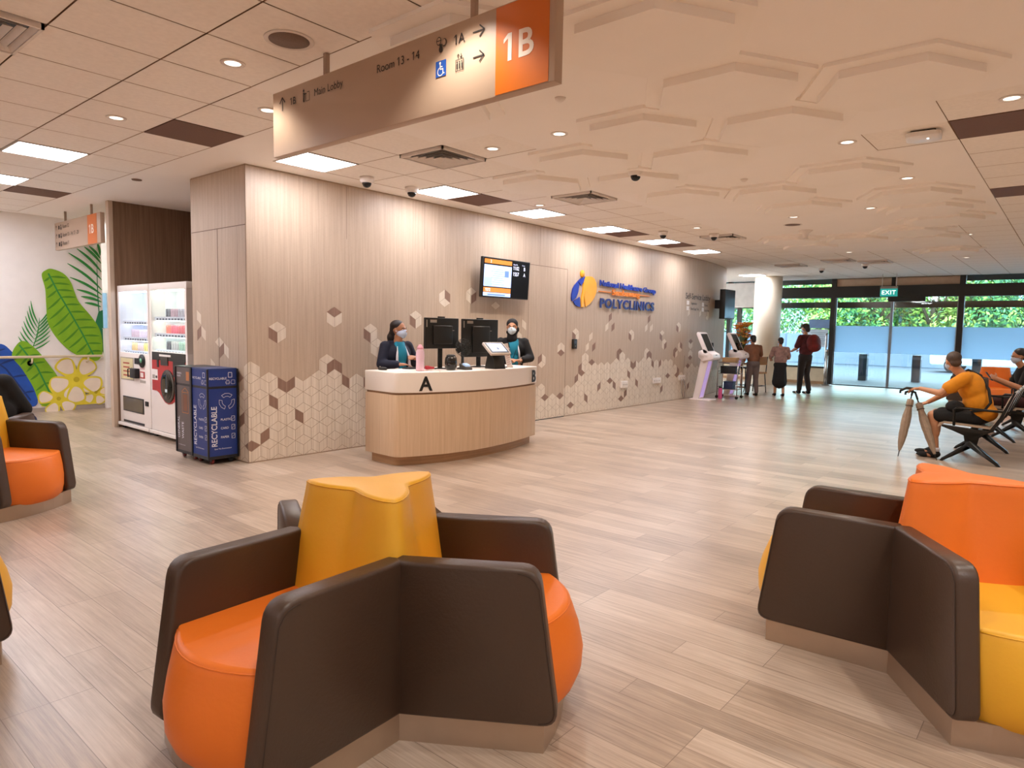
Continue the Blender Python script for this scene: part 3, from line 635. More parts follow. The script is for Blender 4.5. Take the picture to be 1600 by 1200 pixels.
def arm_mesh(sgn):
    o, i_ = .33, .245; prof = rpoly([(.165, .10), (.752, .10), (.672, .655), (.165, .655)], [0, .055, .075, 0])
    b = MB(); bm = bmesh.new()
    # mitred panel: inner face starts nearer the centre than the outer face
    f0 = [bm.verts.new((x if x > .2 else o/math.tan(PI/3), sgn*o, z)) for x, z in prof]; f1 = [bm.verts.new((x if x > .2 else i_/math.tan(PI/3), sgn*i_, z)) for x, z in prof]
    a = bm.faces.new(f0); c = bm.faces.new(f1[::-1]); n = len(prof)
    for k in range(n): bm.faces.new((f0[(k+1) % n], f0[k], f1[k], f1[(k+1) % n]))
    bmesh.ops.recalc_face_normals(bm, faces=bm.faces[:])
    ed = [e for f in (a, c) for e in f.edges if max(v.co.x for v in e.verts) > .2]
    bmesh.ops.bevel(bm, geom=ed, offset=.014, segments=3, affect='EDGES', profile=.5)
    b._bm(bm, m_br, True)
    pts = [(x-.008 if x > .5 else x, sgn*(o+.0005), z-.016 if z > .6 else z+.012 if z < .15 else z) for x, z in prof if x > .2]
    return b, pts
def back_mesh(m):
    """three-pointed backrest with hollow sides, tapering upwards"""
    n = 16; b = MB(); rows = [(.43, .385, .205), (.55, .36, .18), (.70, .33, .15), (.80, .308, .13), (.843, .300, .124), (.851, .294, .119), (.853, .280, .106)]
    vs = []; fs = []; N = 3*n
    for z, rt, rs in rows:
        for k in range(N):
            a = 120.0*k/n; t = abs(((a+60) % 120)-60)/60   # 0 at a tip, 1 mid side
            tip = rt*(1-.02)
            x = t*1.0
            # straight-ish hollow flank between tip and side, rounded tip
            r = tip*(1-min(x/.09, 1)**2*.06) if x < .09 else rs+(tip*.94-rs)*(1-(x-.09)/.91)**1.9
            vs.append((*pol(r, a), z))
    for j in range(len(rows)-1):
        for k in range(N): fs.append((j*N+k, j*N+(k+1) % N, (j+1)*N+(k+1) % N, (j+1)*N+k))
    b.add(vs, fs, m, True); c = len(rows)-1
    vs2 = vs[c*N:]+[(0, 0, .861)]; b.add(vs2, [(k, (k+1) % N, N) for k in range(N)], m, True)
    b.tube([vs[4*N+k] for k in range(N)]+[vs[4*N]], .0028, m, 5)
    return b
def sofa(loc, rot, seatm, backm, label):
    t = thing('tri_lobed_sofa', label, 'sofa', (loc[0], loc[1], 0), math.radians(rot), 'three-seat pod sofas')
    b = MB(); out = []
    for a in (60, 180, 300):
        c, s_ = math.cos(math.radians(a)), math.sin(math.radians(a))
        for x, y in [(.185, -.318), (.70, -.318)] + [(.70+.055*(1-(y/.318)**2), y) for y in (-.2, -.1, 0, .1, .2)] + [(.70, .318)]:
            out.append((x*c-y*s_, x*s_+y*c, 0))
    b.ext(out, (0, 0, .105), m_steel); part('steel_plinth', b, t, 'brushed steel plinth')
    for a in (60, 180, 300):
        xf = Matrix.Rotation(math.radians(a), 4, 'Z')
        b = seat_mesh(seatm); b.v = [tuple(xf @ V(v)) for v in b.v]; part('seat', b, t)
        for s_ in (-1, 1):
            b, pts = arm_mesh(s_); b.v = [tuple(xf @ V(v)) for v in b.v]; ar = part('arm_panel', b, t)
            q = MB(); q.tube([xf @ V(p) for p in pts], .0016, m_seam, 5); part('piping', q, ar)
    part('backrest', back_mesh(backm), t)
    return t
sofa((1.674, 2.091), 3.2, m_or, m_ye, 'pod sofa with orange seats and a yellow star-shaped backrest, standing alone mid-floor')
sofa((3.571, .392), 34.1, m_ye, m_or, 'pod sofa with yellow seats and an orange star-shaped backrest')
sofa((1.20, 6.64), 0, m_or, m_ye, 'pod sofa with orange seat and yellow back, in front of the flower mural')
sofa((.02, 3.72), 62, m_ye, m_or, 'pod sofa cut by the picture edge, showing only a sliver of yellow seat')
sofa((17.45, 1.38), 20, m_or, m_or, 'distant orange pod sofa against the glass, behind the man in yellow')

# ================================================================ SERVICE DESK
m_desk = WOOD('desk_veneer', 'ceb08f', 'dcc0a0', (30, 30, .8)); m_top = M('desk_solid_surface', 'f1e6da', .35, var=.01); m_kick = WOOD('desk_kick', 'a07d5c', 'b8946f', (.8, .8, 30))
def desk_outline(inset=0.0):
    fr = [(4.55, 5.40), (4.80, 5.28), (5.1, 5.19), (5.45, 5.135), (5.8, 5.14), (6.2, 5.195), (6.55, 5.27), (6.84, 5.345)]
    P = [(4.575, 5.93)]+rpoly([(4.575, 5.93), (4.55, 5.40), (4.85, 5.258)], [0, .09, 0], 6)[1:-1]+fr[1:]+[(6.84, 5.93)]
    cx, cy = 5.7, 5.6
    if inset:
        P = [(x+(inset if x < 5 else -inset if x > 6.7 else 0), y+(inset if y < 5.6 else -inset)) for x, y in P]
    return P
t = thing('service_desk', 'curved wooden service desk with cream counter marked A and B', 'desk', (5.7, 5.55, 0))
Lc = lambda P, z: [(x-5.7, y-5.55, z) for x, y in P]
b = MB(); b.ext(Lc(desk_outline(.05), 0), (0, 0, .10), m_kick); part('plinth', b, t)
b = MB(); b.ext(Lc(desk_outline(), .10), (0, 0, .655), m_desk, .004); part('body', b, t)
b = MB(); b.ext(Lc(desk_outline(.012), .755), (0, 0, .022), M('shadow_gap', '8d6c50', .6)); part('groove', b, t)
b = MB(); b.ext(Lc(desk_outline(-.004), .777), (0, 0, .213), m_top, .008); part('counter', b, t)
b = MB()
d0 = (V((5.1, 5.186, 0))-V((4.8, 5.276, 0))).normalized(); b.text('A', .145, V((4.845-5.7, 5.262-5.55, .80)), d0, UZ, m_black, .008, 'CENTER', bold=.022)
part('letter', b, t, 'black letter A')
b = MB(); d1 = (V((6.84, 5.341, 0))-V((6.55, 5.266, 0))).normalized(); b.text('B', .145, V((6.75-5.7, 5.318-5.55, .80)), d1, UZ, m_black, .008, 'CENTER', bold=.022)
part('letter', b, t, 'black letter B')
DZ = .99
m_mon = M('monitor_black', '17150f', .45); m_paper = M('white_paper', 'eee8e2', .7); m_stick = M('silver_sticker', 'a0978a', .4)
def monitor(loc, rz, w, h, label):
    t = thing('desktop_monitor', label, 'monitor', loc, rz, 'monitors on the service desk')
    b = MB(); b.lathe([(.11, 0), (.11, .008), (.03, .016), (0, .016)], m_mon); b.box((-.03, .01, .01), (.03, .03, .24), m_mon, .004); part('stand', b, t)
    b = MB(); z0 = .585-h; b.box((-w/2, -.018, z0), (w/2, .015, .585), m_mon, .008); b.box((-.14, -.04, z0+.05), (.14, -.015, .5), m_mon, .012); part('screen_housing', b, t)
    b = MB(); b.box((-.05, -.012, .585), (.045, .012, .602), m_mon, .004); part('webcam', b, t)
    b = MB(); b.box((-w/2+.07, -.0195, .53), (-w/2+.165, -.0175, .562), m_stick); b.box((-w/2+.015, -.0195, .48), (-w/2+.028, -.0175, .56), m_stick); b.box((.16-.02, -.0195, .44), (.18, -.0175, .447), m_stick); part('sticker', b, t)
    b = MB(); b.box((-w/2+.012, .0145, z0+.015), (w/2-.012, .0165, .573), M('monitor_glass', '0b0e14', .15)); part('screen', b, t)
    return t
monitor((5.40, 5.61, DZ), -.06, .50, .35, 'black monitor seen from behind, next to the pink bottle')
monitor((6.10, 5.66, DZ), -.10, .58, .46, 'larger black monitor seen from behind, next to the woman in a black headscarf')
t = thing('water_bottle', 'tall pale pink plastic water bottle on the desk above the letter A', 'bottle', (4.96, 5.48, DZ))
mp = M('pink_plastic', 'e7c3cf', .25, coat=.3); b = MB(); b.lathe([(0, 0), (.043, .002), (.046, .03), (.043, .10), (.048, .16), (.045, .21), (.036, .235), (.034, .24)], mp); part('bottle_body', b, t)
b = MB(); b.lathe([(.036, .238), (.036, .262), (.02, .268), (.018, .285), (0, .288)], M('pink_cap', 'e6a0b0', .4)); part('lid', b, t)
t = thing('computer_mouse', 'black computer mouse on the back corner of the desk', 'mouse', (4.72, 5.82, DZ), .5); b = MB(); b.ell((0, 0, .014), (.03, .055, .022), m_mon); b.v = [(x, y, max(z, 0)) for x, y, z in b.v]; part('shell', b, t); b = MB(); b.cyl((-.003, .03, .034), (.003, .03, .034), .008, m_stick); part('scroll_wheel', b, t)
b = MB(); b.box((-.15, -.1, 0), (.15, .1, .004), m_paper); solo('paper_sheet', b, 'white sheets lying on the desk in front of the woman in the navy jacket', 'paper', (4.86, 5.66, DZ), .2)
b = MB(); b.box((-.14, -.05, 0), (.14, .05, .016), M('black_keys', '1c1c1e', .5), .004)
for i in range(4):
    for j in range(11): b.box((-.13+.0238*j, -.04+.021*i, .016), (-.11+.0238*j, -.023+.021*i, .020), M('key_cap', '2b2b2e', .5))
solo('keyboard', b, 'black keyboard on the desk before the woman in the navy jacket', 'keyboard', (5.16, 5.79, DZ), -.1)
t = thing('stapler', 'red stapler-like gadget between the pink bottle and the black canister', 'gadget', (5.12, 5.50, DZ), .2); mr = M('red_plastic', 'c0303a', .35)
b = MB(); b.box((-.07, -.02, 0), (.07, .02, .012), m_paper, .004); part('base', b, t); b = MB(); b.ext([(x, -.016, z) for x, z in rpoly([(-.07, .014), (.072, .014), (.07, .035), (-.05, .055), (-.07, .05)], .008)], (0, .032, 0), mr, .004); part('arm', b, t)
b = MB(); b.box((-.10, -.06, 0), (.10, .06, .01), m_paper); b.box((-.08, -.05, .01), (.09, .05, .016), M('card_stack', 'd8cfc6', .7)); solo('paper_stack', b, 'small stack of white papers beside the red gadget', 'paper', (5.12, 5.36, DZ), .4)
t = thing('canister', 'shiny black barrel-shaped canister in front of the first monitor', 'canister', (5.37, 5.42, DZ)); mc = M('gloss_black', '15140f', .12, coat=.5)
b = MB(); b.lathe([(0, 0), (.05, 0), (.066, .03), (.07, .09), (.064, .14), (.05, .155), (0, .157)], mc); part('vessel', b, t); b = MB(); b.lathe([(.052, .154), (.05, .168), (.03, .175), (0, .176)], m_mon); part('lid', b, t)
t = thing('desk_fan', 'small round black desk fan between the two monitors', 'fan', (5.62, 5.48, DZ), -.25)
b = MB(); b.lathe([(.07, 0), (.07, .012), (.02, .025), (.016, .16), (0, .16)], m_mon); part('stand', b, t)
b = MB(); b.lathe([(.02, -.05), (.045, -.045), (.05, .0), (0, .0)], m_mon, (0, 0, 0), 20, Matrix.Translation((0, 0, .25)) @ Matrix.Rotation(PI/2, 4, 'X')); part('motor', b, t)
b = MB()
for k in range(5):
    xf = Matrix.Translation((0, -.01, .25)) @ Matrix.Rotation(2*PI*k/5, 4, 'Y') @ Matrix.Rotation(.4, 4, 'Z'); b.box((.015, -.002, -.03), (.088, .002, .03), m_mon, xf=xf)
part('blades', b, t)
b = MB()
for r, y in ((.1, 0), (.1, -.03), (.075, -.04), (.05, -.043), (.075, .02), (.03, -.044)): b.tube([(r*math.cos(2*PI*i/24), y, .25+r*math.sin(2*PI*i/24)) for i in range(25)], .0022, m_mon, 5)
for i in range(20):
    a = 2*PI*i/20; b.tube([(.02*math.cos(a), -.045, .25+.02*math.sin(a)), (.075*math.cos(a), -.04, .25+.075*math.sin(a)), (.1*math.cos(a), -.03, .25+.1*math.sin(a)), (.1*math.cos(a), 0, .25+.1*math.sin(a)), (.06*math.cos(a), .03, .25+.06*math.sin(a))], .0015, m_mon, 4)
part('cage', b, t)
t = thing('card_reader', 'pale grey card reader box in front of the desk fan', 'card reader', (5.55, 5.36, DZ), -.2); b = MB(); b.ext([(-.045, y, z) for y, z in ((-.07, 0), (.07, 0), (.07, .07), (-.07, .03))], (.09, 0, 0), M('grey_plastic', '53504c', .5), .006); part('housing', b, t); b = MB(); b.box((-.03, -.03, .045), (.03, .04, .066), M('reader_screen', 'a9c0dc', .3, emit=.25), xf=Matrix.Rotation(.28, 4, 'X')); part('display', b, t)
t = thing('queue_terminal', 'black ticket terminal with a tilted tablet screen, standing before the second monitor', 'terminal', (6.02, 5.32, DZ), -.12)
b = MB(); b.ext([(-.085, y, z) for y, z in ((-.09, 0), (.10, 0), (.10, .02), (.05, .20), (-.02, .20), (-.075, .03))], (.17, 0, 0), m_mon, .008); part('stand', b, t)
b = MB(); b.box((-.06, -.062, .07), (.06, -.05, .15), M('terminal_brown', '3c3128', .5), xf=Matrix.Rotation(-.28, 4, 'X')); part('printer_slot', b, t)
tilt = Matrix.Translation((0, -.01, .235)) @ Matrix.Rotation(math.radians(38), 4, 'X')
b = MB(); b.box((-.155, -.105, -.016), (.155, .105, .016), M('tablet_shell', 'd8cabd', .4), .006, xf=tilt); part('tablet', b, t)
b = MB(); b.box((-.142, -.09, .0162), (.142, .095, .0175), m_mon, xf=tilt); b.box((-.115, -.068, .0175), (.115, .078, .0185), M('tablet_screen', 'a9b9e6', .3, emit=.4), xf=tilt); b.box((-.01, -.03, .0186), (.015, .0, .0188), m_ink, xf=tilt)
for i in range(4): b.box((-.08+.02*(i % 2), .05-.022*i, .0186), (.07-.02*(i % 3), .056-.022*i, .0188), M('screen_text', '6c80b8', .5, emit=.4), xf=tilt)
part('screen', b, t)
t = thing('leaflet_stand', 'tall narrow white notice leaning beside the tablet terminal', 'notice', (6.33, 5.36, DZ), -.1); xf = Matrix.Rotation(-.18, 4, 'X') @ Matrix.Rotation(-.12, 4, 'Y')
b = MB(); b.box((-.045, -.002, 0), (.045, .002, .30), m_paper, xf=xf); part('card', b, t); b = MB()
for i in range(9): b.box((-.03, -.0035, .04+.026*i), (.028-.006*(i % 3), -.002, .047+.026*i), M('pink_ink', 'c48f8a', .6), xf=xf)
part('print', b, t); b = MB(); b.box((-.05, .0, 0), (.05, .07, .01), m_mon); part('foot', b, t)
# ================================================================ VENDING MACHINES
m_vw = M('vending_white', 'e9e1da', .35, var=.01); m_vin = M('vending_interior', 'eef0f2', .5); m_vred = M('vending_red', 'b01f1c', .35)
m_vglass = GLASS('vending_glass', (.95, .98, 1), .06); m_price = M('price_button', '4a5568', .4)
def rect(b, y0, z0, y1, z1, m, x=-.004, d=.006): b.box((x, min(y0, y1), z0), (x+d, max(y0, y1), z1), m)
def vending(yc, hw, win, lampc, lamp_e, label, shelves):
    t = thing('vending_machine', label, 'vending machine', (3.625, yc, 0))
    wy, z0, z1 = win; b = MB()
    b.box((0, -hw, .085), (.18, hw, z0), m_vw, .006); b.box((0, -hw, z1), (.18, hw, 1.95), m_vw, .006)
    for s in (-1, 1): b.box((0, s*wy if s > 0 else -hw, z0), (.18, hw if s > 0 else -wy, z1), m_vw)
    b.box((.18, -hw, .085), (.80, -hw+.02, 1.95), m_vw); b.box((.18, hw-.02, .085), (.80, hw, 1.95), m_vw); b.box((.18, -hw, 1.93), (.80, hw, 1.95), m_vw); b.box((.78, -hw, .085), (.80, hw, 1.95), m_vw); b.box((.2, -hw+.02, .085), (.78, hw-.02, z0-.05), m_vw)
    part('cabinet', b, t)
    b = MB(); b.box((.32, -hw+.03, z0-.02), (.34, hw-.03, z1+.02), m_vin)
    for s in (-1, 1): b.box((.18, s*(wy+.012)-.006, z0-.02), (.34, s*(wy+.012)+.006, z1+.02), m_vin)
    b.box((.18, -wy-.02, z1), (.34, wy+.02, z1+.012), m_vin); part('display_lining', b, t)
    b = MB(); b.box((.05, -wy+.03, z1-.018), (.075, wy-.03, z1-.003), M('lamp_'+lampc, lampc, .5, emit=lamp_e, var=0)); part('lamp', b, t)
    for z in shelves:
        b = MB(); b.box((.06, -wy, z-.028), (.32, wy, z-.012), m_vin); b.box((.045, -wy, z-.045), (.06, wy, z+.004), m_vin)
        for i in range(10):
            y = -wy+.09+(2*wy-.18)*i/9; b.box((.040, y-.02, z-.036), (.045, y+.02, z-.016), m_price)
        part('shelf', b, t)
        b = MB(); b.box((.06, -wy+.03, z-.05), (.075, wy-.03, z-.045), M('lamp_'+lampc, lampc, .5, emit=lamp_e, var=0)); part('lamp', b, t)
    b = MB(); b.box((.012, -wy, z0), (.018, wy, z1), m_vglass); part('glass', b, t)
    b = MB(); b.box((.02, -hw+.01, .0), (.2, -hw+.09, .085), m_black); b.box((.02, hw-.09, .0), (.2, hw-.01, .085), m_black); b.box((.6, -hw+.02, .0), (.7, hw-.02, .085), m_black); part('feet', b, t)
    b = MB(); b.box((-.035, -hw+.004, .045), (.0, hw-.004, .085), m_vw, .004); part('kick_rail', b, t)
    return t
SHL = (1.475, 1.255, 1.075); SHR = (1.53, 1.325, 1.12)
vm1 = vending(9.645, .505, (.455, 1.05, 1.865), 'cfe2ff', 7.0, 'white vending machine with bluish lit window, farther from the waste bins', SHL)
o = 9.645
b = MB(); rect(b, 10.09-o, .675, 9.65-o, .985, m_stick); part('poster_frame', b, vm1); b = MB(); rect(b, 10.07-o, .69, 9.67-o, .97, M('poster_paper', 'cfc396', .6), -.006)
for i in range(4): rect(b, 9.99-o, .73+.055*i, 9.78-o, .75+.055*i, M('poster_print', ('a04a3a', '6a7a4a', 'b08a4a', '8a5a4a')[i], .6), -.0075)
part('poster', b, vm1)
b = MB(); rect(b, 9.61-o, .905, 9.49-o, .985, m_black, -.008, .012); b.cyl((-.02, 9.36-o, .955), (0, 9.36-o, .955), .085, m_black, n=20); b.cyl((-.028, 9.36-o, .96), (-.02, 9.36-o, .96), .03, M('green_lamp', '6fae8a', .3)); part('coin_panel', b, vm1)
b = MB(); b.box((-.06, 9.46-o, .72), (0, 9.64-o, .85), m_black, .01); b.tube([(-.03, 9.64-o, .845), (-.05, 9.72-o, .835), (-.05, 9.72-o, .73), (-.03, 9.64-o, .74)], .008, m_black); part('card_reader', b, vm1)
b = MB(); rect(b, 9.45-o, .725, 9.3-o, .815, m_vred, -.003); rect(b, 9.43-o, .74, 9.34-o, .80, m_paper, -.0045); rect(b, 9.45-o, .665, 9.28-o, .70, m_stick, -.003); rect(b, 9.45-o, .84, 9.3-o, .875, M('pale_sticker', 'd8b8b8', .5), -.003); part('sticker', b, vm1)
b = MB(); b.box((-.006, 9.35-o, .25), (.004, 10.03-o, .452), m_black); b.box((-.009, 9.37-o, .265), (-.006, 10.01-o, .437), M('flap_glass', '5a5240', .12)); part('delivery_flap', b, vm1)
b = MB(); rect(b, 9.295-o, .37, 9.205-o, .43, m_black, -.01, .012); part('lock', b, vm1); b = MB(); rect(b, 10.03-o, .095, 9.35-o, .125, m_black, -.005); part('vent_slot', b, vm1)
vm2 = vending(8.595, .525, (.475, 1.10, 1.865), 'eef8ea', 7.0, 'white and red vending machine with an oval window, partly hidden by the waste bins', SHR)
o = 8.595
b = MB(); y0 = 9.06-o
out = [(-.006, y0, z) for z in (.995, .6)]+[(-.006, 8.93-o, .60), (-.006, 8.86-o, .575), (-.006, 8.78-o, .52), (-.006, 8.70-o, .468), (-.006, 8.6-o, .45), (-.006, 8.5-o, .465), (-.006, 8.40-o, .51), (-.006, 8.32-o, .57), (-.006, 8.2-o, .64), (-.006, 8.115-o, .68), (-.006, 8.115-o, .995)]
b.ext(out, (.01, 0, 0), m_vred); part('red_panel', b, vm2)
b = MB(); rect(b, 9.05-o, .99, 8.115-o, 1.09, m_mon, -.008, .01); rect(b, 8.9-o, .90, 8.85-o, 1.0, m_mon, -.012, .01); rect(b, 8.78-o, .93, 8.58-o, 1.04, M('control_black', '231f18', .3), -.016, .012); rect(b, 8.44-o, .80, 8.12-o, 1.0, m_mon, -.012, .01); rect(b, 8.82-o, 1.04, 8.5-o, 1.065, m_paper, -.014, .006); part('control_panel', b, vm2)
def oval(b, y, z, ry, rz, x0, x1, m): b.ext([(x0, y+ry*math.cos(2*PI*i/32), z+rz*math.sin(2*PI*i/32)) for i in range(32)], (x1-x0, 0, 0), m, .004)
b = MB(); oval(b, 8.595-o, .675, .19, .205, -.02, -.002, M('oval_rim', '3a332a', .25)); part('delivery_rim', b, vm2)
b = MB(); oval(b, 8.60-o, .675, .145, .165, -.026, -.018, M('oval_glass', '12160f', .08)); rect(b, 8.64-o, .60, 8.58-o, .64, M('reflected_label', 'c8dce0', .4), -.028, .003); part('delivery_window', b, vm2)
b = MB(); rect(b, 9.055-o, .735, 8.89-o, .87, m_paper, -.009, .004); rect(b, 9.04-o, .75, 8.97-o, .80, m_stick, -.0105, .002); rect(b, 8.95-o, .76, 8.9-o, .79, m_ink, -.0105, .002); part('sticker', b, vm2)
# drinks on the lit shelves: each can or bottle is its own thing
def can(col, name, kind):
    b = MB(); m = M('drink_'+col, col, .3, var=.25, scale=60)
    if kind == 'can': b.lathe([(0, 0), (.026, 0), (.031, .008), (.031, .108), (.025, .118), (0, .118)], m, n=12)
    else: b.lathe([(0, 0), (.03, 0), (.031, .01), (.031, .10), (.013, .135), (.013, .15), (0, .15)], m, n=12)
    return b.mesh(name)
rows = [(vm1, 9.645, .455, SHL[0], ['8a9a80', '98a080'], 3, 'bottle', 'bottle in the upper row of the bluish lit vending machine'), (vm1, 9.645, .455, SHL[1], ['c8a8a4', 'd8c0c0', 'b8a8b8'], 11, 'can', 'can in the middle row of the bluish lit vending machine'),
        (vm1, 9.645, .455, SHL[2], ['d8b070', 'c8a898', 'd8c060', '8aa8c0'], 11, 'can', 'can in the lower row of the bluish lit vending machine'),
        (vm2, 8.595, .475, SHR[0], ['6a6a70', 'b09098', 'a8a0a8', '904858'], 12, 'can', 'can in the upper row of the white and red vending machine'), (vm2, 8.595, .475, SHR[1], ['d87868', 'd06070', 'c05a60', '7080a0'], 12, 'can', 'can in the middle row of the white and red vending machine'),
        (vm2, 8.595, .475, SHR[2], ['505058', 'a8a0a0', '90a898', 'b87888'], 12, 'can', 'can in the lower row of the white and red vending machine')]
for vm, yc, wy, z, cols, n, k, lab in rows:
    ms = [can(c, 'drink_'+k, k) for c in cols]
    for i in range(n):
        y = yc+wy-.09-(2*wy-.18)*i/11 if n > 5 else yc-wy+.1+.085*i
        if n == 12 and i == 0: continue
        solo('drink_'+k, ms[(i*len(ms))//n], 'drink '+lab, 'drink', (3.625+.15, y, z-.012), 0, lab.replace(k+' in', k+'s in'))

# ================================================================ WASTE BINS
m_bb = M('bin_blue', '16337a', .5, var=.02); m_bg = M('bin_grey', '5d5351', .45, var=.02); m_rim = M('bin_frame', '15151a', .4); m_bt = M('bin_print', 'd8d8e4', .5); m_bo = M('bin_orange_print', 'b5713c', .5)
def ring(b, c, r, frame, m, w=.004):
    """three chasing arrows drawn as outline strips; frame maps (u, v) to the panel plane"""
    for k in range(3):
        a0 = math.radians(90+120*k)
        for rr in (r, r*.62):
            p = [(c[0]+rr*math.cos(a0+math.radians(a)), c[1]+rr*math.sin(a0+math.radians(a))) for a in (-42, -14, 14, 42)]
            for q0, q1 in zip(p, p[1:]): seg2(b, q0, q1, w, frame, m)
        for a in (-42, 42):
            seg2(b, (c[0]+r*math.cos(a0+math.radians(a)), c[1]+r*math.sin(a0+math.radians(a))), (c[0]+r*.62*math.cos(a0+math.radians(a)), c[1]+r*.62*math.sin(a0+math.radians(a))), w, frame, m)
def seg2(b, p, q, w, frame, m):
    p, q = V(p), V(q); d = (q-p).normalized(); n = V((-d.y, d.x))*w/2; b.poly([frame(*x) for x in (p+n, p-n, q-n, q+n)], m)
def rect2(b, u0, v0, u1, v1, frame, m): b.poly([frame(u0, v0), frame(u1, v0), frame(u1, v1), frame(u0, v1)], m)
def outline2(b, u0, v0, u1, v1, frame, m, w=.004):
    for p, q in (((u0, v0), (u1, v0)), ((u1, v0), (u1, v1)), ((u1, v1), (u0, v1)), ((u0, v1), (u0, v0))): seg2(b, p, q, w, frame, m)
def bin_print_blue(b, frame, right, org, w):
    b.text('RECYCLABLE', .058, org(.095, .185), V((0, 0, 1)), right*-1, m_bt, .001, bold=.014, sx=.86)
    ring(b, (w*.64, .655), .085, frame, m_bt)
    for s, z in (('PLASTIC', .455), ('CARD', .365), ('PAPER', .27)): b.text(s, .022, org(w*.42, z), right, UZ, m_bt, .001, bold=.012); outline2(b, w*.79, z-.01, w*.90, z+.04, frame, m_bt); seg2(b, (w*.8, z), (w*.89, z+.03), .003, frame, m_bt)
    b.text('Save The Environment', .014, org(w*.2, .155), right, UZ, m_bt, .001, bold=.008)
    b.text('RECYCLABLE', .022, org(w*.06, .885), right, UZ, m_bt, .001, bold=.014); outline2(b, w*.70, .905, w*.82, .955, frame, m_bt, .006); ring(b, (w*.68, .855), .024, frame, m_bt, .003); outline2(b, w*.8, .835, w*.92, .875, frame, m_bt, .003)
def waste_bin(y0, y1, m, label, blue):
    x0, x1 = 3.245, 3.565; t = thing('waste_bin', label, 'bin', ((x0+x1)/2, (y0+y1)/2, 0)); hx_, hy = (x1-x0)/2, (y1-y0)/2
    b = MB(); b.box((-hx_+.004, -hy+.004, .085), (hx_-.004, hy-.004, .79), m); part('body', b, t)
    b = MB(); b.box((-hx_+.004, -hy+.004, .815), (hx_-.004, hy-.004, .99), m); part('top_box', b, t)
    b = MB()
    for sx in (-1, 1):
        for sy in (-1, 1): b.box((sx*hx_-.008, sy*hy-.008, .06), (sx*hx_+.008, sy*hy+.008, .993), m_rim)
    b.box((-hx_+.006, -hy+.006, .788), (hx_-.006, hy-.006, .817), m_rim); b.box((-hx_, -hy, .055), (hx_, hy, .087), m_rim); part('frame', b, t)
    b = MB(); b.box((-hx_+.002, -hy+.002, .987), (hx_-.002, hy-.002, 1.0), m_rim if not blue else M('bin_lid_blue', '2a4278', .4)); part('lid', b, t)
    for sx in (-1, 1):
        for sy in (-1, 1):
            b = MB(); b.cyl((sx*(hx_-.06)-.012, sy*(hy-.05), .03), (sx*(hx_-.06)+.012, sy*(hy-.05), .03), .03, M('caster_red', '7a2a26', .4) if sx < 0 else m_rim); b.box((sx*(hx_-.06)-.018, sy*(hy-.05)-.02, .03), (sx*(hx_-.06)+.018, sy*(hy-.05)+.02, .06), m_rim); part('caster', b, t)
    # print on the side that faces the passage
    w = y1-y0; fr = lambda u, v: (-hx_+.0025, hy-u, v); org = lambda u, v: V((-hx_+.003, hy-u, v)); b = MB()
    if blue:
        bin_print_blue(b, fr, V((0, -1, 0)), org, w); part('lettering', b, t)
        b = MB(); fr = lambda u, v: (-hx_+u, -hy+.0025, v); org = lambda u, v: V((-hx_+u, -hy+.003, v)); bin_print_blue(b, fr, V((1, 0, 0)), org, x1-x0); part('lettering', b, t)
    else:
        b.text('GENERAL', .045, org(.075, .215), V((0, 0, 1)), V((0, 1, 0)), m_bt, .001, bold=.014, sx=.86); b.text('WASTE', .045, org(.17, .215), V((0, 0, 1)), V((0, 1, 0)), m_bt, .001, bold=.014, sx=.86)
        b.text('GENERAL', .018, org(.03, .915), V((0, -1, 0)), UZ, m_bt, .001, bold=.012); b.text('WASTE', .018, org(.03, .885), V((0, -1, 0)), UZ, m_bt, .001, bold=.012); b.text('Save The Environment', .012, org(.04, .14), V((0, -1, 0)), UZ, m_bt, .001); part('lettering', b, t)
        b = MB(); outline2(b, w*.40, .50, w*.80, .72, fr, m_bo, .008); rect2(b, w*.47, .52, w*.73, .70, fr, M('bin_brown_print', '7d5036', .5)); seg2(b, (w*.38, .725), (w*.6, .77), .008, fr, m_bo); seg2(b, (w*.82, .725), (w*.6, .77), .008, fr, m_bo); rect2(b, w*.68, .85, w*.88, .945, fr, m_bo); part('bin_symbol', b, t, 'orange bin symbol')
    return t
waste_bin(6.79, 7.145, m_bb, 'blue recyclable waste bin at the corner of the wooden wall', True)
waste_bin(7.16, 7.52, m_bg, 'dark grey general waste bin between the blue bin and the vending machines', False)

# ================================================================ THINGS ON THE RECEPTION WALL
RX = V((1, 0, 0))
t = thing('wall_television', 'wall television showing queue numbers 1102 and 1557 above the desk', 'television', (7.48, 6.46, 1.905)); tl = Matrix.Rotation(math.radians(3), 4, 'X')
b = MB(); b.box((-.52, -.02, 0), (.52, .03, .56), m_mon, .006, xf=tl); part('housing', b, t)
b = MB(); b.box((-.15, .02, .15), (.15, .165, .4), m_dark); part('wall_bracket', b, t)
m_so = M('screen_orange', 'c8742a', .3, emit=.32); m_sb = M('screen_blue', 'a3c0ff', .3, emit=.42); m_sk = M('screen_black', '08080a', .6, spec=.15); m_st = M('screen_digits', 'dfe4ff', .4, emit=.55); m_sl = M('screen_line', '6080c8', .4, emit=.2)
b = MB(); g = lambda u0, v0, u1, v1, m, d=.0: b.poly([tl @ V((u, -.0205-d, v)) for u, v in ((u0, v0), (u1, v0), (u1, v1), (u0, v1))], m)
g(-.51, .012, .51, .548, m_sk); g(-.49, .475, .10, .535, m_so, .001); g(-.49, .155, .10, .455, m_sb, .001); g(-.49, .075, .10, .14, m_so, .001); g(-.49, .02, .10, .07, m_sb, .001)
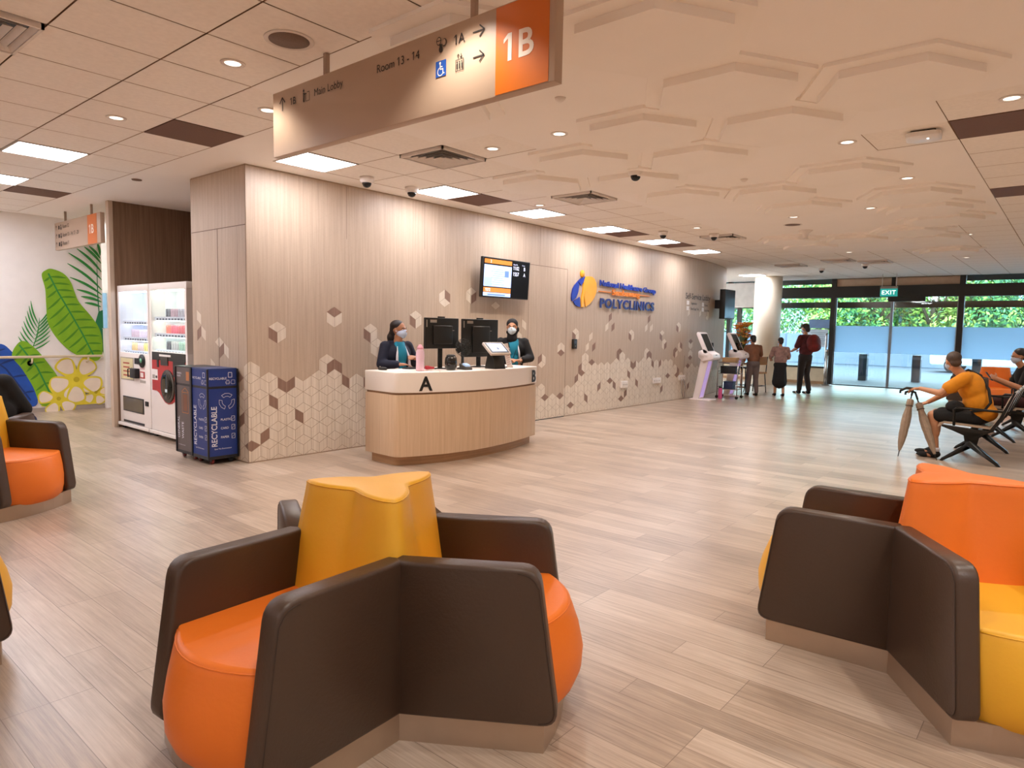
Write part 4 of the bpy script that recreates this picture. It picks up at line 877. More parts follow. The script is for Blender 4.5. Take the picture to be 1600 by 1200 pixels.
for i in range(8): g(-.34+.03*(i % 3), .185+.03*i, -.05-.04*(i % 2), .19+.03*i, m_sl, .002)
g(-.48, .16, -.32, .28, M('screen_pale_blue', '8fc0ff', .3, emit=.4), .0015)
g(-.05, .30, .04, .39, m_sl, .002); g(-.4, .032, -.02, .05, m_sl, .002)
part('screen', b, t)
b = MB()
for s_, u, v, h, m in (('1102', .13, .42, .052, m_st), ('1557', .13, .335, .052, m_st), ('B', .37, .42, .052, m_st), ('A', .37, .335, .052, m_st), ('Queue No.', .13, .49, .017, m_st), ('Counter', .33, .49, .015, m_st), ('2', -.37, .485, .04, m_st), ('9372', -.45, .088, .04, m_st)):
    b.text(s_, h, tl @ V((u, -.0235, v)), RX, tl.to_3x3() @ UZ, m, .0005, sx=.9)
part('digits', b, t)
t = thing('clinic_logo', 'raised blue and yellow clinic emblem with lettering on the wooden wall', 'logo', (10.7, WY-.004, 2.1))
m_lb = M('logo_blue', '16309a', .35); m_ly = M('logo_yellow', 'f0a81e', .35); m_lo = M('logo_orange', 'e2801c', .35); m_ln = M('logo_navy', '17206e', .35)
b = MB(); b.ext([(x, -.02, z) for x, z in [(-0.947, 0.285), (-1.063, 0.247), (-1.154, 0.193), (-1.058, 0.125), (-0.988, 0.191)]], (0, .02, 0), m_lb); part('emblem_piece', b, t, 'blue piece of the emblem')
b = MB(); b.ext([(x, -.02, z) for x, z in [(-1.159, 0.187), (-1.245, 0.124), (-1.299, 0.055), (-1.331, -0.036), (-1.332, -0.107), (-1.312, -0.151), (-1.26, -0.125), (-1.2, -0.09), (-1.142, 0.004), (-1.115, 0.127)]], (0, .02, 0), m_lb); part('emblem_piece', b, t, 'blue piece of the emblem')
b = MB(); b.ext([(x, -.02, z) for x, z in [(-1.273, -0.159), (-1.164, -0.104), (-1.092, -0.07), (-1.065, -0.239), (-1.148, -0.235), (-1.23, -0.203)]], (0, .02, 0), m_lb); part('emblem_piece', b, t, 'blue piece of the emblem')
b = MB(); b.ext([(x, -.02, z) for x, z in [(-0.934, 0.285), (-0.827, 0.297), (-0.723, 0.296), (-0.645, 0.26), (-0.59, 0.19), (-0.57, 0.107), (-0.594, 0.022), (-0.638, -0.054), (-0.711, -0.125), (-0.802, -0.186), (-0.908, -0.232), (-0.958, -0.048), (-0.922, 0.046), (-0.967, -0.049), (-0.967, -0.239), (-1.036, -0.238), (-1.046, -0.104), (-1.003, 0.042), (-0.988, 0.186)]], (0, .02, 0), m_ly); part('emblem_piece', b, t, 'yellow piece of the emblem')
b = MB(); b.cyl((-1.022, -.02, 0.326), (-1.022, 0, 0.326), 0.062, m_ly, n=24); part('emblem_dot', b, t, 'yellow dot over the emblem')

b = MB(); b.text('National Healthcare Group', .09, (10.205-10.7, -.018, 2.265-2.1), V((1, 0, -.022)), V((.0, 0, 1)), m_lb, .016, bold=.04, sx=1.42); part('lettering', b, t, 'blue upper line of lettering')
b = MB(); b.text('Sembawang', .098, (11.13-10.7, -.018, 2.115-2.1), RX, UZ, m_lo, .016, 'CENTER', bold=.03, sx=1.5); b.box((10.21-10.7, -.018, 2.15-2.1), (10.60-10.7, -.002, 2.166-2.1), m_lo); b.box((11.66-10.7, -.018, 2.15-2.1), (12.05-10.7, -.002, 2.166-2.1), m_lo); part('lettering', b, t, 'orange middle line of lettering')
b = MB(); b.text('POLYCLINICS', .16, (10.225-10.7, -.018, 1.875-2.1), RX, UZ, m_ln, .016, bold=.03, sx=1.25, space=1.16); part('lettering', b, t, 'navy lower line of lettering')
b = MB(); b.box((0, -.04, 0), (.11, 0, .165), m_mon, .006); b.box((.02, -.043, .09), (.09, -.04, .14), M('reader_face', '3a3a3e', .3)); b.ell((.055, -.043, .045), (.008, .004, .008), m_stick); solo('door_access_reader', b, 'black access reader on the wall below the clinic emblem', 'access reader', (9.43, WY-.002, 1.145))
def socket(s, z, w, h, label, box=False):
    p = wallpt(s, z, .003); t = thing('wall_socket', label, 'socket', p)
    b = MB(); b.box((-w/2, -.02 if not box else -.05, -h/2), (w/2, 0, h/2), m_trim, .006); part('cover_plate', b, t); b = MB()
    for i in range(3): b.box((-w*.32+w*.28*i, -.0225 if not box else -.0525, -.012), (-w*.32+w*.28*i+.02, -.0195 if not box else -.0495, .012), m_stick)
    part('switch', b, t); return t
socket(11.15, .45, .22, .13, 'white socket box with a dangling plug on the cream cubes below the logo', True)
socket(12.47, .46, .34, .11, 'white double socket plate low on the wall between logo and kiosks')
t = socket(13.62, .47, .30, .11, 'white double socket plate on the wall just behind the first kiosk')
b = MB(); b.tube([(-.05, -.02, -.03), (-.07, -.05, -.15), (-.05, -.04, -.3), (.02, -.05, -.44)], .008, M('grey_cable', '8d8680', .6)); b.tube([(.05, -.02, -.03), (.09, -.05, -.2), (.1, -.04, -.35), (.08, -.05, -.44)], .008, M('grey_cable', '8d8680', .6)); part('cable', b, t)
t = thing('wall_lettering', 'Self-Service Lobby lettering with four small lines and icons on the curved wall', 'wall lettering', (14.2, WY, 2.1)); b = MB()
def wtext(b, s_, size, s, z, m, sx=1.0, bold=0.0):
    p = V(wallpt(s, z, .006)); q = V(wallpt(s+.6, z, .006)); b.text(s_, size, p-V((14.2, WY, 2.1)), (q-p), UZ, m, .002, bold=bold, sx=sx)
wtext(b, 'Self-Service Lobby', .125, 13.66, 2.19, m_ink, .98, .012)
for s_, s, z in (('Registration', 13.95, 2.075), ('Payment', 14.72, 2.06), ('Blood Sugar Test', 13.93, 1.955), ('Appointment', 14.72, 1.945)): wtext(b, s_, .052, s, z, m_ink, .85, .01)
part('lettering', b, t); b = MB()
for s, z in ((13.72, 2.06), (13.72, 1.94), (14.55, 2.05), (14.55, 1.935)): b.poly([V(wallpt(s+u, z+v, .007))-V((14.2, WY, 2.1)) for u, v in ((0, 0), (.13, 0), (.13, .09), (0, .09))], m_paper)
part('icons', b, t, 'small white square icons')
t = thing('wall_television', 'dark wall-mounted display at the curved end of the reception wall', 'television', (15.55, 6.42, 1.79))
b = MB(); b.box((-.24, 0, 0), (.36, .13, .69), m_mon, .008); part('housing', b, t); b = MB(); b.box((-.215, -.003, .025), (.335, .0, .665), M('grey_screen', '5c6a74', .12)); part('screen', b, t); b = MB(); b.box((-.05, .12, .25), (.15, .42, .45), m_dark); part('wall_bracket', b, t)

# ================================================================ SELF-SERVICE KIOSKS
m_k = M('kiosk_white', 'f0e6e2', .3, var=.01); m_kl = M('kiosk_lit_front', 'd8c4e8', .35, emit=.12, ec='b8a0ff')
def kiosk(loc, rz, label):
    t = thing('self_service_kiosk', label, 'kiosk', loc, rz, 'self-service kiosks')
    b = MB(); b.ext([(x, y, 0) for x, y in rpoly([(-.2, -.27), (.2, -.27), (.2, .2), (-.2, .2)], .05)], (0, 0, .018), m_k, .004); part('base_plate', b, t)
    prof = [(.15, .018), (-.0, .018), (.01, .06), (-.16, .84), (-.20, .93), (-.02, .93), (.0, .84)]
    b = MB(); b.ext([(-.13, y, z) for y, z in prof], (.26, 0, 0), m_k, .02); part('column', b, t)
    b = MB(); b.ext([(-.085, y-.004, z) for y, z in ((-.0, .05), (.012, .06), (-.155, .84), (-.17, .84))], (.17, 0, 0), m_kl); part('lit_front', b, t, 'column front lit pale violet')
    b = MB(); b.ext([(-.19, y, z) for y, z in rpoly([(-.32, .90), (-.30, 1.0), (-.10, 1.10), (.03, 1.06), (.02, .93), (-.08, .84)], .03)], (.38, 0, 0), m_k, .02); part('printer_housing', b, t)
    b = MB(); pr = rpoly([(-.19, 1.03), (.02, 1.46), (.07, 1.47), (.09, 1.43), (-.10, 1.02)], .015); b.ext([(-.19, y, z) for y, z in pr], (.38, 0, 0), m_k, .012); part('screen_housing', b, t)
    d = V((0, .21, .43)).normalized(); n = V((0, -d.z, d.y)); o_ = V((0, -.19, 1.03)); b = MB()
    q = lambda u, a, k: tuple(o_+V((u, 0, 0))+d*a+n*k); b.poly([q(-.155, .04, .004), q(.155, .04, .004), q(.155, .445, .004), q(-.155, .445, .004)], M('kiosk_glass', '14120f', .08)); b.v = b.v; part('screen', b, t)
    b = MB(); b.box((.19, -.13, 1.14), (.235, -.03, 1.24), m_mon, .01); part('card_terminal', b, t)
    b = MB(); b.box((-.04, -.305, .965), (.04, -.29, .99), m_mon, xf=None); part('receipt_slot', b, t)
    return t
k1 = kiosk((13.93, 6.28, 0), 0, 'white self-service kiosk standing closest to the wall socket')
kiosk((15.33, 6.18, 0), 0, 'white self-service kiosk standing farther along, behind the trolley')
# ================================================================ PEOPLE
m_skin = M('skin', 'b07a58', .5, var=.05, scale=14); m_skin2 = M('skin_fair', 'c08a66', .5, var=.05, scale=14); m_hair = M('dark_hair', '1d130f', .5); m_hairg = M('grey_brown_hair', '4c3d33', .6, var=.25, scale=80)
m_navy = M('navy_fabric', '171c30', .8, var=.1, scale=30); m_blackf = M('black_fabric', '121110', .85, var=.12, scale=30); m_teal = M('teal_fabric', '1284a0', .75, var=.06); m_mask = M('surgical_mask', 'c6d4e8', .7, var=.03); m_whitef = M('white_fabric', 'd8d4d8', .8)
m_yel = M('mustard_shirt', 'd98a10', .85, var=.07, scale=14); m_eye = M('eye_white', 'e0d6cc', .3); m_iris = M('eye_dark', '1c110c', .2)
def blob(name, prims, voxel, mat, parent, smooth=6, label=None):
    """one continuous surface grown over tapered capsules and ellipsoids"""
    bm = bmesh.new()
    def ball(c, r, rot=None):
        m = Matrix.Translation(c) @ (rot.to_4x4() if rot is not None else Matrix()) @ Matrix.Diagonal((*r, 1))
        bmesh.ops.create_icosphere(bm, subdivisions=3, radius=1, matrix=m)
    for p in prims:
        if p[0] == 'e': ball(V(p[1]), p[2], p[3] if len(p) > 3 else None)
        else:
            p0, r0, p1, r1 = V(p[1]), p[2], V(p[3]), p[4]; L = (p1-p0).length; n = max(2, int(L/(min(r0, r1)*.5))+1)
            for i in range(n+1):
                t = i/n; r = r0+(r1-r0)*t; bmesh.ops.create_icosphere(bm, subdivisions=2, radius=r, matrix=Matrix.Translation(p0.lerp(p1, t)))
    me = bpy.data.meshes.new(name); bm.to_mesh(me); bm.free()
    ob = bpy.data.objects.new(name, me); COL.objects.link(ob)
    md = ob.modifiers.new('r', 'REMESH'); md.mode = 'VOXEL'; md.voxel_size = voxel
    sm = ob.modifiers.new('s', 'SMOOTH'); sm.iterations = smooth; sm.factor = .5
    dg = bpy.context.evaluated_depsgraph_get(); out = bpy.data.meshes.new_from_object(ob.evaluated_get(dg))
    bpy.data.objects.remove(ob); bpy.data.meshes.remove(me); out.name = name
    for p in out.polygons: p.use_smooth = True
    out.materials.clear(); out.materials.append(mat)
    o = link(bpy.data.objects.new(name, out), parent); return tag(o, label)
def frame(f, u=(0, 0, 1)):
    f = V(f).normalized(); r = f.cross(V(u)).normalized(); u = r.cross(f).normalized()
    return r, f, u, Matrix((r, f, u)).transposed()
def hand(prims, wrist, d, palm_n, s, curl=.5, thumb=1):
    """palm, four curled fingers of unequal length and a thumb off the side of the palm"""
    d = V(d).normalized(); n = V(palm_n); n = (n-d*n.dot(d)).normalized(); w = d.cross(n); wrist = V(wrist)
    pc = wrist+d*.05*s; prims.append(('e', pc, (.042*s, .052*s, .017*s), Matrix((w, d, n)).transposed()))
    for k, (off, L) in enumerate(((-.031, .062), (-.010, .074), (.011, .07), (.031, .055))):
        p = wrist+d*.088*s+w*off*s*thumb; dd = d.copy(); seg = L*s/2.4
        for j in range(3):
            dd = (dd*math.cos(curl)+n*math.sin(curl)).normalized(); n2 = (n*math.cos(curl)-d*math.sin(curl))
            q = p+dd*seg*(1-.12*j); prims.append(('c', p, (.0095-.001*j)*s, q, (.0085-.001*j)*s)); p = q
    t0 = wrist+d*.03*s-w*.036*s*thumb; t1 = t0+(d*.6-w*.7*thumb+n*.25)*.036*s; t2 = t1+(d*.85-w*.1*thumb+n*.4)*.032*s
    prims.append(('c', t0, .0125*s, t1, .0105*s)); prims.append(('c', t1, .0105*s, t2, .0085*s))
def head(prims, c, f, s, u=(0, 0, 1)):
    """skull, jaw, nose, lips, ears; c = centre of the head"""
    r, f, u, R = frame(f, u); c = V(c)
    prims += [('e', c+u*.025*s-f*.012*s, (.074*s, .092*s, .088*s), R), ('e', c-u*.045*s+f*.022*s, (.055*s, .066*s, .066*s), R), ('e', c-u*.085*s+f*.055*s, (.026*s, .026*s, .022*s), R),
              ('c', c+u*.012*s+f*.083*s, .009*s, c-u*.022*s+f*.102*s, .014*s), ('e', c-u*.052*s+f*.084*s, (.022*s, .01*s, .007*s), R), ('e', c+u*.02*s+f*.076*s, (.05*s, .014*s, .012*s), R)]
    for k in (-1, 1): prims.append(('e', c+r*.076*s*k-f*.01*s-u*.01*s, (.008*s, .018*s, .03*s), R))
    return r, f, u, R
def eyes(c, f, s, parent, u=(0, 0, 1)):
    r, f, u, R = frame(f, u); c = V(c)
    for k in (-1, 1):
        b = MB(); p = c+r*.031*s*k+f*.073*s+u*.002*s; b.ell(p, (.013*s, .011*s, .0085*s), m_eye, 10, R); b.ell(p+f*.006*s, (.0062*s, .006*s, .0065*s), m_iris, 10, R); part('eye', b, parent)
        b = MB(); b.tube([c+r*(.014*k)*s+f*.088*s+u*.022*s, c+r*(.033*k)*s+f*.086*s+u*.028*s, c+r*(.052*k)*s+f*.072*s+u*.02*s], .0042*s, m_hair, 6); part('eyebrow', b, parent)
def mask(c, f, s, parent, u=(0, 0, 1), m=None):
    r, f, u, R = frame(f, u); c = V(c)
    blob('face_mask', [('e', c-u*.045*s+f*.036*s, (.064*s, .074*s, .056*s), R), ('e', c-u*.02*s+f*.075*s, (.034*s, .036*s, .03*s), R), ('e', c-u*.08*s+f*.06*s, (.04*s, .034*s, .026*s), R)], .008, m or m_mask, parent, 3)
    b = MB()
    for k in (-1, 1):
        for dz in (-.02, -.055): b.tube([c+r*.06*s*k+f*.03*s+u*(dz*s), c+r*.081*s*k-f*.005*s-u*.012*s], .002*s, m_whitef, 5)
    part('mask_loop', b, parent)
def limb(a, ra, b, rb, c, rc): return [('c', a, ra, b, rb), ('c', b, rb, c, rc)]
def shoes(ank, d, s, parent, m, sole=None):
    d = V((d[0], d[1], 0)).normalized(); a = V((ank[0], ank[1], 0)); R = frame(d)[3]
    blob('shoe', [('e', a+d*.02*s+V((0, 0, .045*s)), (.042*s, .075*s, .045*s), R), ('e', a+d*.12*s+V((0, 0, .03*s)), (.046*s, .08*s, .03*s), R), ('c', a+V((0, 0, .04*s)), .042*s, a+V((0, 0, .085*s)), .038*s)], .012, m, parent, 3)

# ---- woman in navy jacket, behind the letter A
t = thing('person', 'woman with tied-back dark hair, navy jacket and teal shirt standing behind the desk letter A', 'person', (5.22, 6.18, 0), 0); F = V((-.05, -1, 0)); HD = V((.34, -.94, 0)); s = .93
r, f, u, R = frame(F)
def loc(a, b_, z): return r*a+f*b_+V((0, 0, z))
hc = loc(.0, .045, 1.43); sh = [loc(-.165, 0, 1.235), loc(.165, 0, 1.235)]
el = [loc(-.26, .03, 1.03), loc(.235, .02, 1.03)]; wr = [loc(-.12, .20, 1.10), loc(.14, .22, 1.035)]
pr = [('e', loc(0, 0, 1.14), (.165, .115, .15), R), ('e', loc(0, 0, .98), (.15, .11, .15), R), ('e', loc(0, -.01, .82), (.165, .12, .12), R), ('c', loc(0, 0, 1.2), .055, hc-V((0, 0, .08)), .05)]
pr += limb(sh[0], .05, el[0], .042, wr[0], .03)+limb(sh[1], .05, el[1], .042, wr[1], .03)
for k in (-1, 1): pr += limb(loc(.085*k, 0, .8), .085, loc(.09*k, .01, .44), .055, loc(.09*k, 0, .08), .04)+[('e', loc(.09*k, .06, .035), (.04, .1, .03), R)]
hand(pr, wr[0], r*.75+f*.45+V((0, 0, .25)), f*-.4+V((0, 0, -.9))+r*-.1, .95, .55, 1); hand(pr, wr[1], f*.5-r*.85, V((0, 0, -1)), .95, .25, -1)
hr, hf, hu, HR = head(pr, hc, HD, s); blob('body', pr, .0075, m_skin, t, 5); eyes(hc, HD, s, t); mask(hc, HD, s, t)
jk = [('e', loc(0, -.015, 1.14), (.19, .145, .15), R), ('e', loc(0, -.015, .98), (.17, .125, .16), R), ('e', loc(0, -.02, .84), (.182, .135, .14), R), ('c', loc(-.1, -.02, 1.255), .05, loc(.1, -.02, 1.255), .05)]+limb(sh[0], .067, el[0], .058, wr[0]-(wr[0]-el[0])*.12, .046)+limb(sh[1], .067, el[1], .058, wr[1]-(wr[1]-el[1])*.08, .046)
blob('jacket', jk, .011, m_navy, t, 5)
blob('shirt', [('e', loc(0, .036, 1.14), (.105, .105, .165), R), ('e', loc(0, .04, .98), (.085, .105, .15), R), ('c', loc(-.045, .055, 1.265), .03, loc(.0, .085, 1.2), .03), ('c', loc(.045, .055, 1.265), .03, loc(0, .085, 1.2), .03)], .009, m_teal, t, 3)
b = MB()
for k in (-1, 1): b.tube([loc(.055*k, .09, 1.235), loc(.085*k, .125, 1.12), loc(.092*k, .132, 1.0), loc(.09*k, .12, .92)], [.008, .014, .016, .016], m_whitef, 8)
part('lapel_lining', b, t, 'white jacket lining edge')
blob('hair', [('e', hc+hu*.048*s-hf*.03*s, (.083*s, .094*s, .078*s), HR), ('e', hc+hu*.0*s-hf*.075*s, (.066*s, .05*s, .07*s), HR), ('c', hc-hf*.1*s-hu*.04*s, .04, hc-hf*.13*s-hu*.15*s, .03), ('e', hc-hf*.12*s-hu*.10*s, (.045, .045, .06), HR)], .009, m_hair, t, 4)
blob('trousers', [('e', loc(0, -.01, .8), (.175, .13, .12), R)]+limb(loc(-.085, 0, .78), .1, loc(-.09, .01, .44), .07, loc(-.09, 0, .09), .06)+limb(loc(.085, 0, .78), .1, loc(.09, .01, .44), .07, loc(.09, 0, .09), .06), .014, m_blackf, t, 3)

# ---- woman in black headscarf, behind the letter B
t = thing('person', 'woman in a black headscarf and white mask with hands folded behind the desk letter B', 'person', (7.30, 6.14, 0), 0); F = V((-.62, -.78, 0)); HD = V((-.80, -.60, 0)); s = .95
r, f, u, R = frame(F); hc = loc(.02, .05, 1.485); sh = [loc(-.17, 0, 1.275), loc(.17, 0, 1.275)]
el = [loc(-.25, .05, 1.06), loc(.25, .05, 1.06)]; wr = [loc(-.08, .245, 1.035), loc(.09, .235, 1.04)]
pr = [('e', loc(0, 0, 1.18), (.165, .115, .15), R), ('e', loc(0, 0, 1.0), (.15, .11, .15), R), ('e', loc(0, -.01, .85), (.165, .12, .12), R), ('c', loc(0, 0, 1.24), .055, hc-V((0, 0, .08)), .05)]+limb(sh[0], .05, el[0], .042, wr[0], .03)+limb(sh[1], .05, el[1], .042, wr[1], .03)
for k in (-1, 1): pr += limb(loc(.085*k, 0, .83), .085, loc(.09*k, .01, .45), .055, loc(.09*k, 0, .08), .04)+[('e', loc(.09*k, .06, .035), (.04, .1, .03), R)]
hand(pr, wr[0], r*.9+f*.35, V((0, 0, -1)), .95, .3, -1); hand(pr, wr[1], r*-.9+f*.3, V((0, 0, -1)), .95, .35, 1)
hr, hf, hu, HR = head(pr, hc, HD, s); blob('body', pr, .0075, m_skin2, t, 5); eyes(hc, HD, s, t); mask(hc, HD, s, t, m=M('pale_mask', 'd2e2ea', .7))
blob('headscarf', [('e', hc+hu*.05*s-hf*.03*s, (.088*s, .10*s, .084*s), HR), ('e', hc-hu*.01*s-hf*.055*s, (.084*s, .06*s, .09*s), HR), ('c', hc-hu*.085*s-hf*.02*s, .068, hc-hu*.17*s-hf*.0*s, .078), ('c', hc-hu*.07*s+hr*.062*s, .026, hc-hu*.14*s+hf*.04*s, .035), ('c', hc-hu*.07*s-hr*.062*s, .026, hc-hu*.14*s+hf*.04*s, .035), ('e', hc+hr*-.085*s-hu*.03*s-hf*.01, (.022, .03, .035), HR)], .009, m_blackf, t, 4)
blob('jacket', [('e', loc(0, -.015, 1.18), (.19, .145, .15), R), ('e', loc(0, -.015, 1.02), (.17, .125, .16), R), ('e', loc(0, -.02, .88), (.182, .135, .14), R), ('c', loc(-.1, -.02, 1.29), .055, loc(.1, -.02, 1.29), .055)]+limb(sh[0], .072, el[0], .064, wr[0]-(wr[0]-el[0])*.1, .05)+limb(sh[1], .072, el[1], .064, wr[1]-(wr[1]-el[1])*.1, .05), .011, m_blackf, t, 5)
blob('shirt', [('e', loc(0, .036, 1.18), (.105, .105, .165), R), ('e', loc(0, .04, 1.02), (.085, .108, .15), R), ('c', loc(-.045, .06, 1.30), .03, loc(.0, .09, 1.22), .03), ('c', loc(.045, .06, 1.30), .03, loc(0, .09, 1.22), .03)], .009, m_teal, t, 3)
b = MB(); b.tube([loc(-.05, .10, 1.26), loc(-.07, .13, 1.14), loc(-.085, .132, 1.02)], [.008, .012, .014], m_whitef, 8); b.ell(loc(.095, .115, 1.13), (.045, .03, .085), m_whitef, 14, R); b.box((-.028, -.004, -.018), (.028, .004, .018), m_ink, xf=Matrix.Translation(loc(.095, .148, 1.165)) @ R.to_4x4()); part('jacket_panel', b, t, 'white front panel with name tag')
b = MB(); b.tube([loc(-.06, .1, 1.27), loc(-.01, .146, 1.14), loc(.02, .155, 1.06)], .004, m_navy, 6); part('lanyard', b, t)
b = MB(); wq = wr[0]+(wr[0]-el[0])*.05; b.tube([wq+V((.034*math.cos(a), 0, .034*math.sin(a))) for a in [i*PI/8 for i in range(17)]], .007, m_stick, 6); part('watch', b, t)
blob('trousers', [('e', loc(0, -.01, .83), (.175, .13, .12), R)]+limb(loc(-.085, 0, .8), .1, loc(-.09, .01, .45), .07, loc(-.09, 0, .09), .06)+limb(loc(.085, 0, .8), .1, loc(.09, .01, .45), .07, loc(.09, 0, .09), .06), .014, m_blackf, t, 3)

# ================================================================ METAL SEATING
m_perf = M('perforated_seat_metal', 'b9a58f', .4, .3, var=.12, scale=140); m_bmet = M('black_bench_metal', '15130f', .35, .2)
def beam_bench(loc, n, label, pitch=.6):
    """row of seats along +x, facing +y"""
    t = thing('beam_bench', label, 'bench', loc, 0, 'metal beam seating')
    L = pitch*n; b = MB(); b.box((.05, -.04, .33), (L-.05, .04, .39), m_bmet, .006); part('beam', b, t)
    for x in (.02, L-.02) if n < 4 else (.02, L*.5, L-.02):
        b = MB(); b.ext([(x-.03, y, z) for y, z in ((-.09, .40), (.30, .43), (.30, .41), (.07, .33), (.05, .22), (.28, .035), (.30, .0), (.265, .0), (.25, .02), (.0, .19), (-.24, .02), (-.26, 0), (-.295, 0), (-.27, .04), (-.05, .22), (-.07, .33), (-.21, .40))], (.06, 0, 0), m_bmet, .006); part('leg_frame', b, t)
    for i in range(n):
        x0 = pitch*i+.03; x1 = pitch*(i+1)-.03
        b = MB(); pts = rpoly([(-.20, .415), (.28, .445), (.315, .425), (.33, .40), (.345, .40), (.33, .445), (.29, .465), (-.20, .437)], .01, 3); b.ext([(x0, y, z) for y, z in pts], (x1-x0, 0, 0), m_perf); part('seat', b, t)
        b = MB(); pts = rpoly([(-.17, .43), (-.24, .55), (-.32, .78), (-.365, .86), (-.385, .855), (-.34, .76), (-.262, .54), (-.195, .42)], .01, 3); b.ext([(x0, y, z) for y, z in pts], (x1-x0, 0, 0), m_perf, .006); part('backrest', b, t)
    for i in range(n+1):
        x = pitch*i; x = min(max(x, .012), L-.012); b = MB()
        b.ext([(x-.012, y, z) for y, z in ((-.385, .86), (-.365, .865), (-.25, .56), (-.16, .40), (-.2, .40), (-.28, .55))], (.024, 0, 0), m_bmet); part('side_frame', b, t)
        if i in (0, n): b = MB(); b.tube([(x, -.285, .63), (x, .16, .645), (x, .19, .62), (x, .18, .43)], .014, m_bmet, 8); part('armrest', b, t)
    return t
beam_bench((9.38, .90, 0), 4, 'row of metal beam seats with black frame on which the man in yellow sits')
beam_bench((12.2, .64, 0), 3, 'second row of metal beam seats behind the man in yellow, with a masked person')

# ---- elderly man in yellow shirt
t = thing('person', 'elderly man in a mustard yellow shirt seated with a hand on an umbrella', 'person', (9.68, .90, 0), 0); s = 1.0
F = V((0, 1, 0)); HD = V((.80, .56, -.10)); r, f, u, R = frame(F)
hc = loc(-.02, .27, 1.175); sh = [loc(-.20, .12, .985), loc(.20, .14, .985)]
el = [loc(-.30, .34, .80), loc(.25, .36, .76)]; wr = [loc(-.20, .56, .835), loc(.02, .50, .66)]
hip = [loc(-.10, -.02, .53), loc(.10, -.02, .53)]; kn = [loc(-.15, .42, .52), loc(.13, .42, .52)]; an = [loc(-.16, .36, .08), loc(.10, .42, .08)]
tl_ = Matrix.Rotation(-.42, 3, r) @ R
pr = [('e', loc(0, .07, .86), (.18, .125, .19), tl_), ('e', loc(0, .0, .68), (.165, .125, .16), tl_), ('e', loc(0, -.04, .56), (.175, .14, .11), R), ('c', loc(0, .15, 1.0), .06, hc-V((.0, .02, .07)), .055)]
pr += limb(sh[0], .052, el[0], .042, wr[0], .028)+limb(sh[1], .052, el[1], .042, wr[1], .028)
for i in (0, 1): pr += limb(hip[i], .085, kn[i], .058, an[i], .037)+[('c', kn[i].lerp(an[i], .25)-f*.012, .056, kn[i].lerp(an[i], .5)-f*.012, .05), ('e', an[i]+f*.07-V((0, 0, .045)), (.04, .1, .03), R)]
hand(pr, wr[0], f*.9+r*.25+V((0, 0, -.1)), V((0, 0, -1))+f*.1, 1, .55, -1); hand(pr, wr[1], f*.6-r*.5-V((0, 0, .3)), V((0, 0, -1)), 1, .5, 1)
hr, hf, hu, HR = head(pr, hc, HD, s, (0, .12, 1)); blob('body', pr, .008, m_skin2, t, 5); eyes(hc, HD, s, t, (0, .12, 1)); mask(hc, HD, s, t, (0, .12, 1))
blob('hair', [('e', hc+hu*.042-hf*.035, (.080, .09, .078), HR), ('e', hc-hu*.015-hf*.07, (.066, .045, .055), HR)], .009, m_hairg, t, 3)
blob('shirt', [('e', loc(0, .06, .87), (.205, .148, .20), tl_), ('e', loc(0, -.01, .70), (.195, .152, .18), tl_), ('e', loc(0, -.06, .58), (.20, .16, .12), R), ('c', loc(-.13, .10, 1.0), .062, loc(.13, .12, 1.0), .062)]+[('c', sh[i], .078, sh[i].lerp(el[i], .62), .078) for i in (0, 1)], .011, m_yel, t, 5)
blob('shorts', [('e', loc(0, -.03, .54), (.185, .15, .095), R)]+[('c', hip[i], .10, hip[i].lerp(kn[i], .86), .083) for i in (0, 1)], .012, m_blackf, t, 4)
b = MB(); b.tube([loc(.155, .245, .99), loc(.13, .12, 1.075), loc(.06, -.01, 1.02), loc(-.09, -.115, .86), loc(-.185, -.15, .72), loc(-.20, -.10, .63), loc(-.21, .03, .60)], [.016]*7, m_blackf, 8); part('bag_strap', b, t, 'black strap across the back')
blob('waist_bag', [('e', loc(-.14, .20, .64), (.085, .10, .075), R)], .012, m_blackf, t, 3)
for i in (0, 1): shoes(an[i]+V((t.location.x*0, 0, 0)), (0, 1), 1.05, t, m_blackf)
b = MB()
for i in (0, 1): b.lathe([(.043, .085), (.043, .13)], m_whitef, (an[i].x, an[i].y, 0), 14)
part('sock', b, t)
MAN = V((9.68, .90, 0))
m_um = M('umbrella_cloth', '9a8672', .75, var=.12, scale=25)
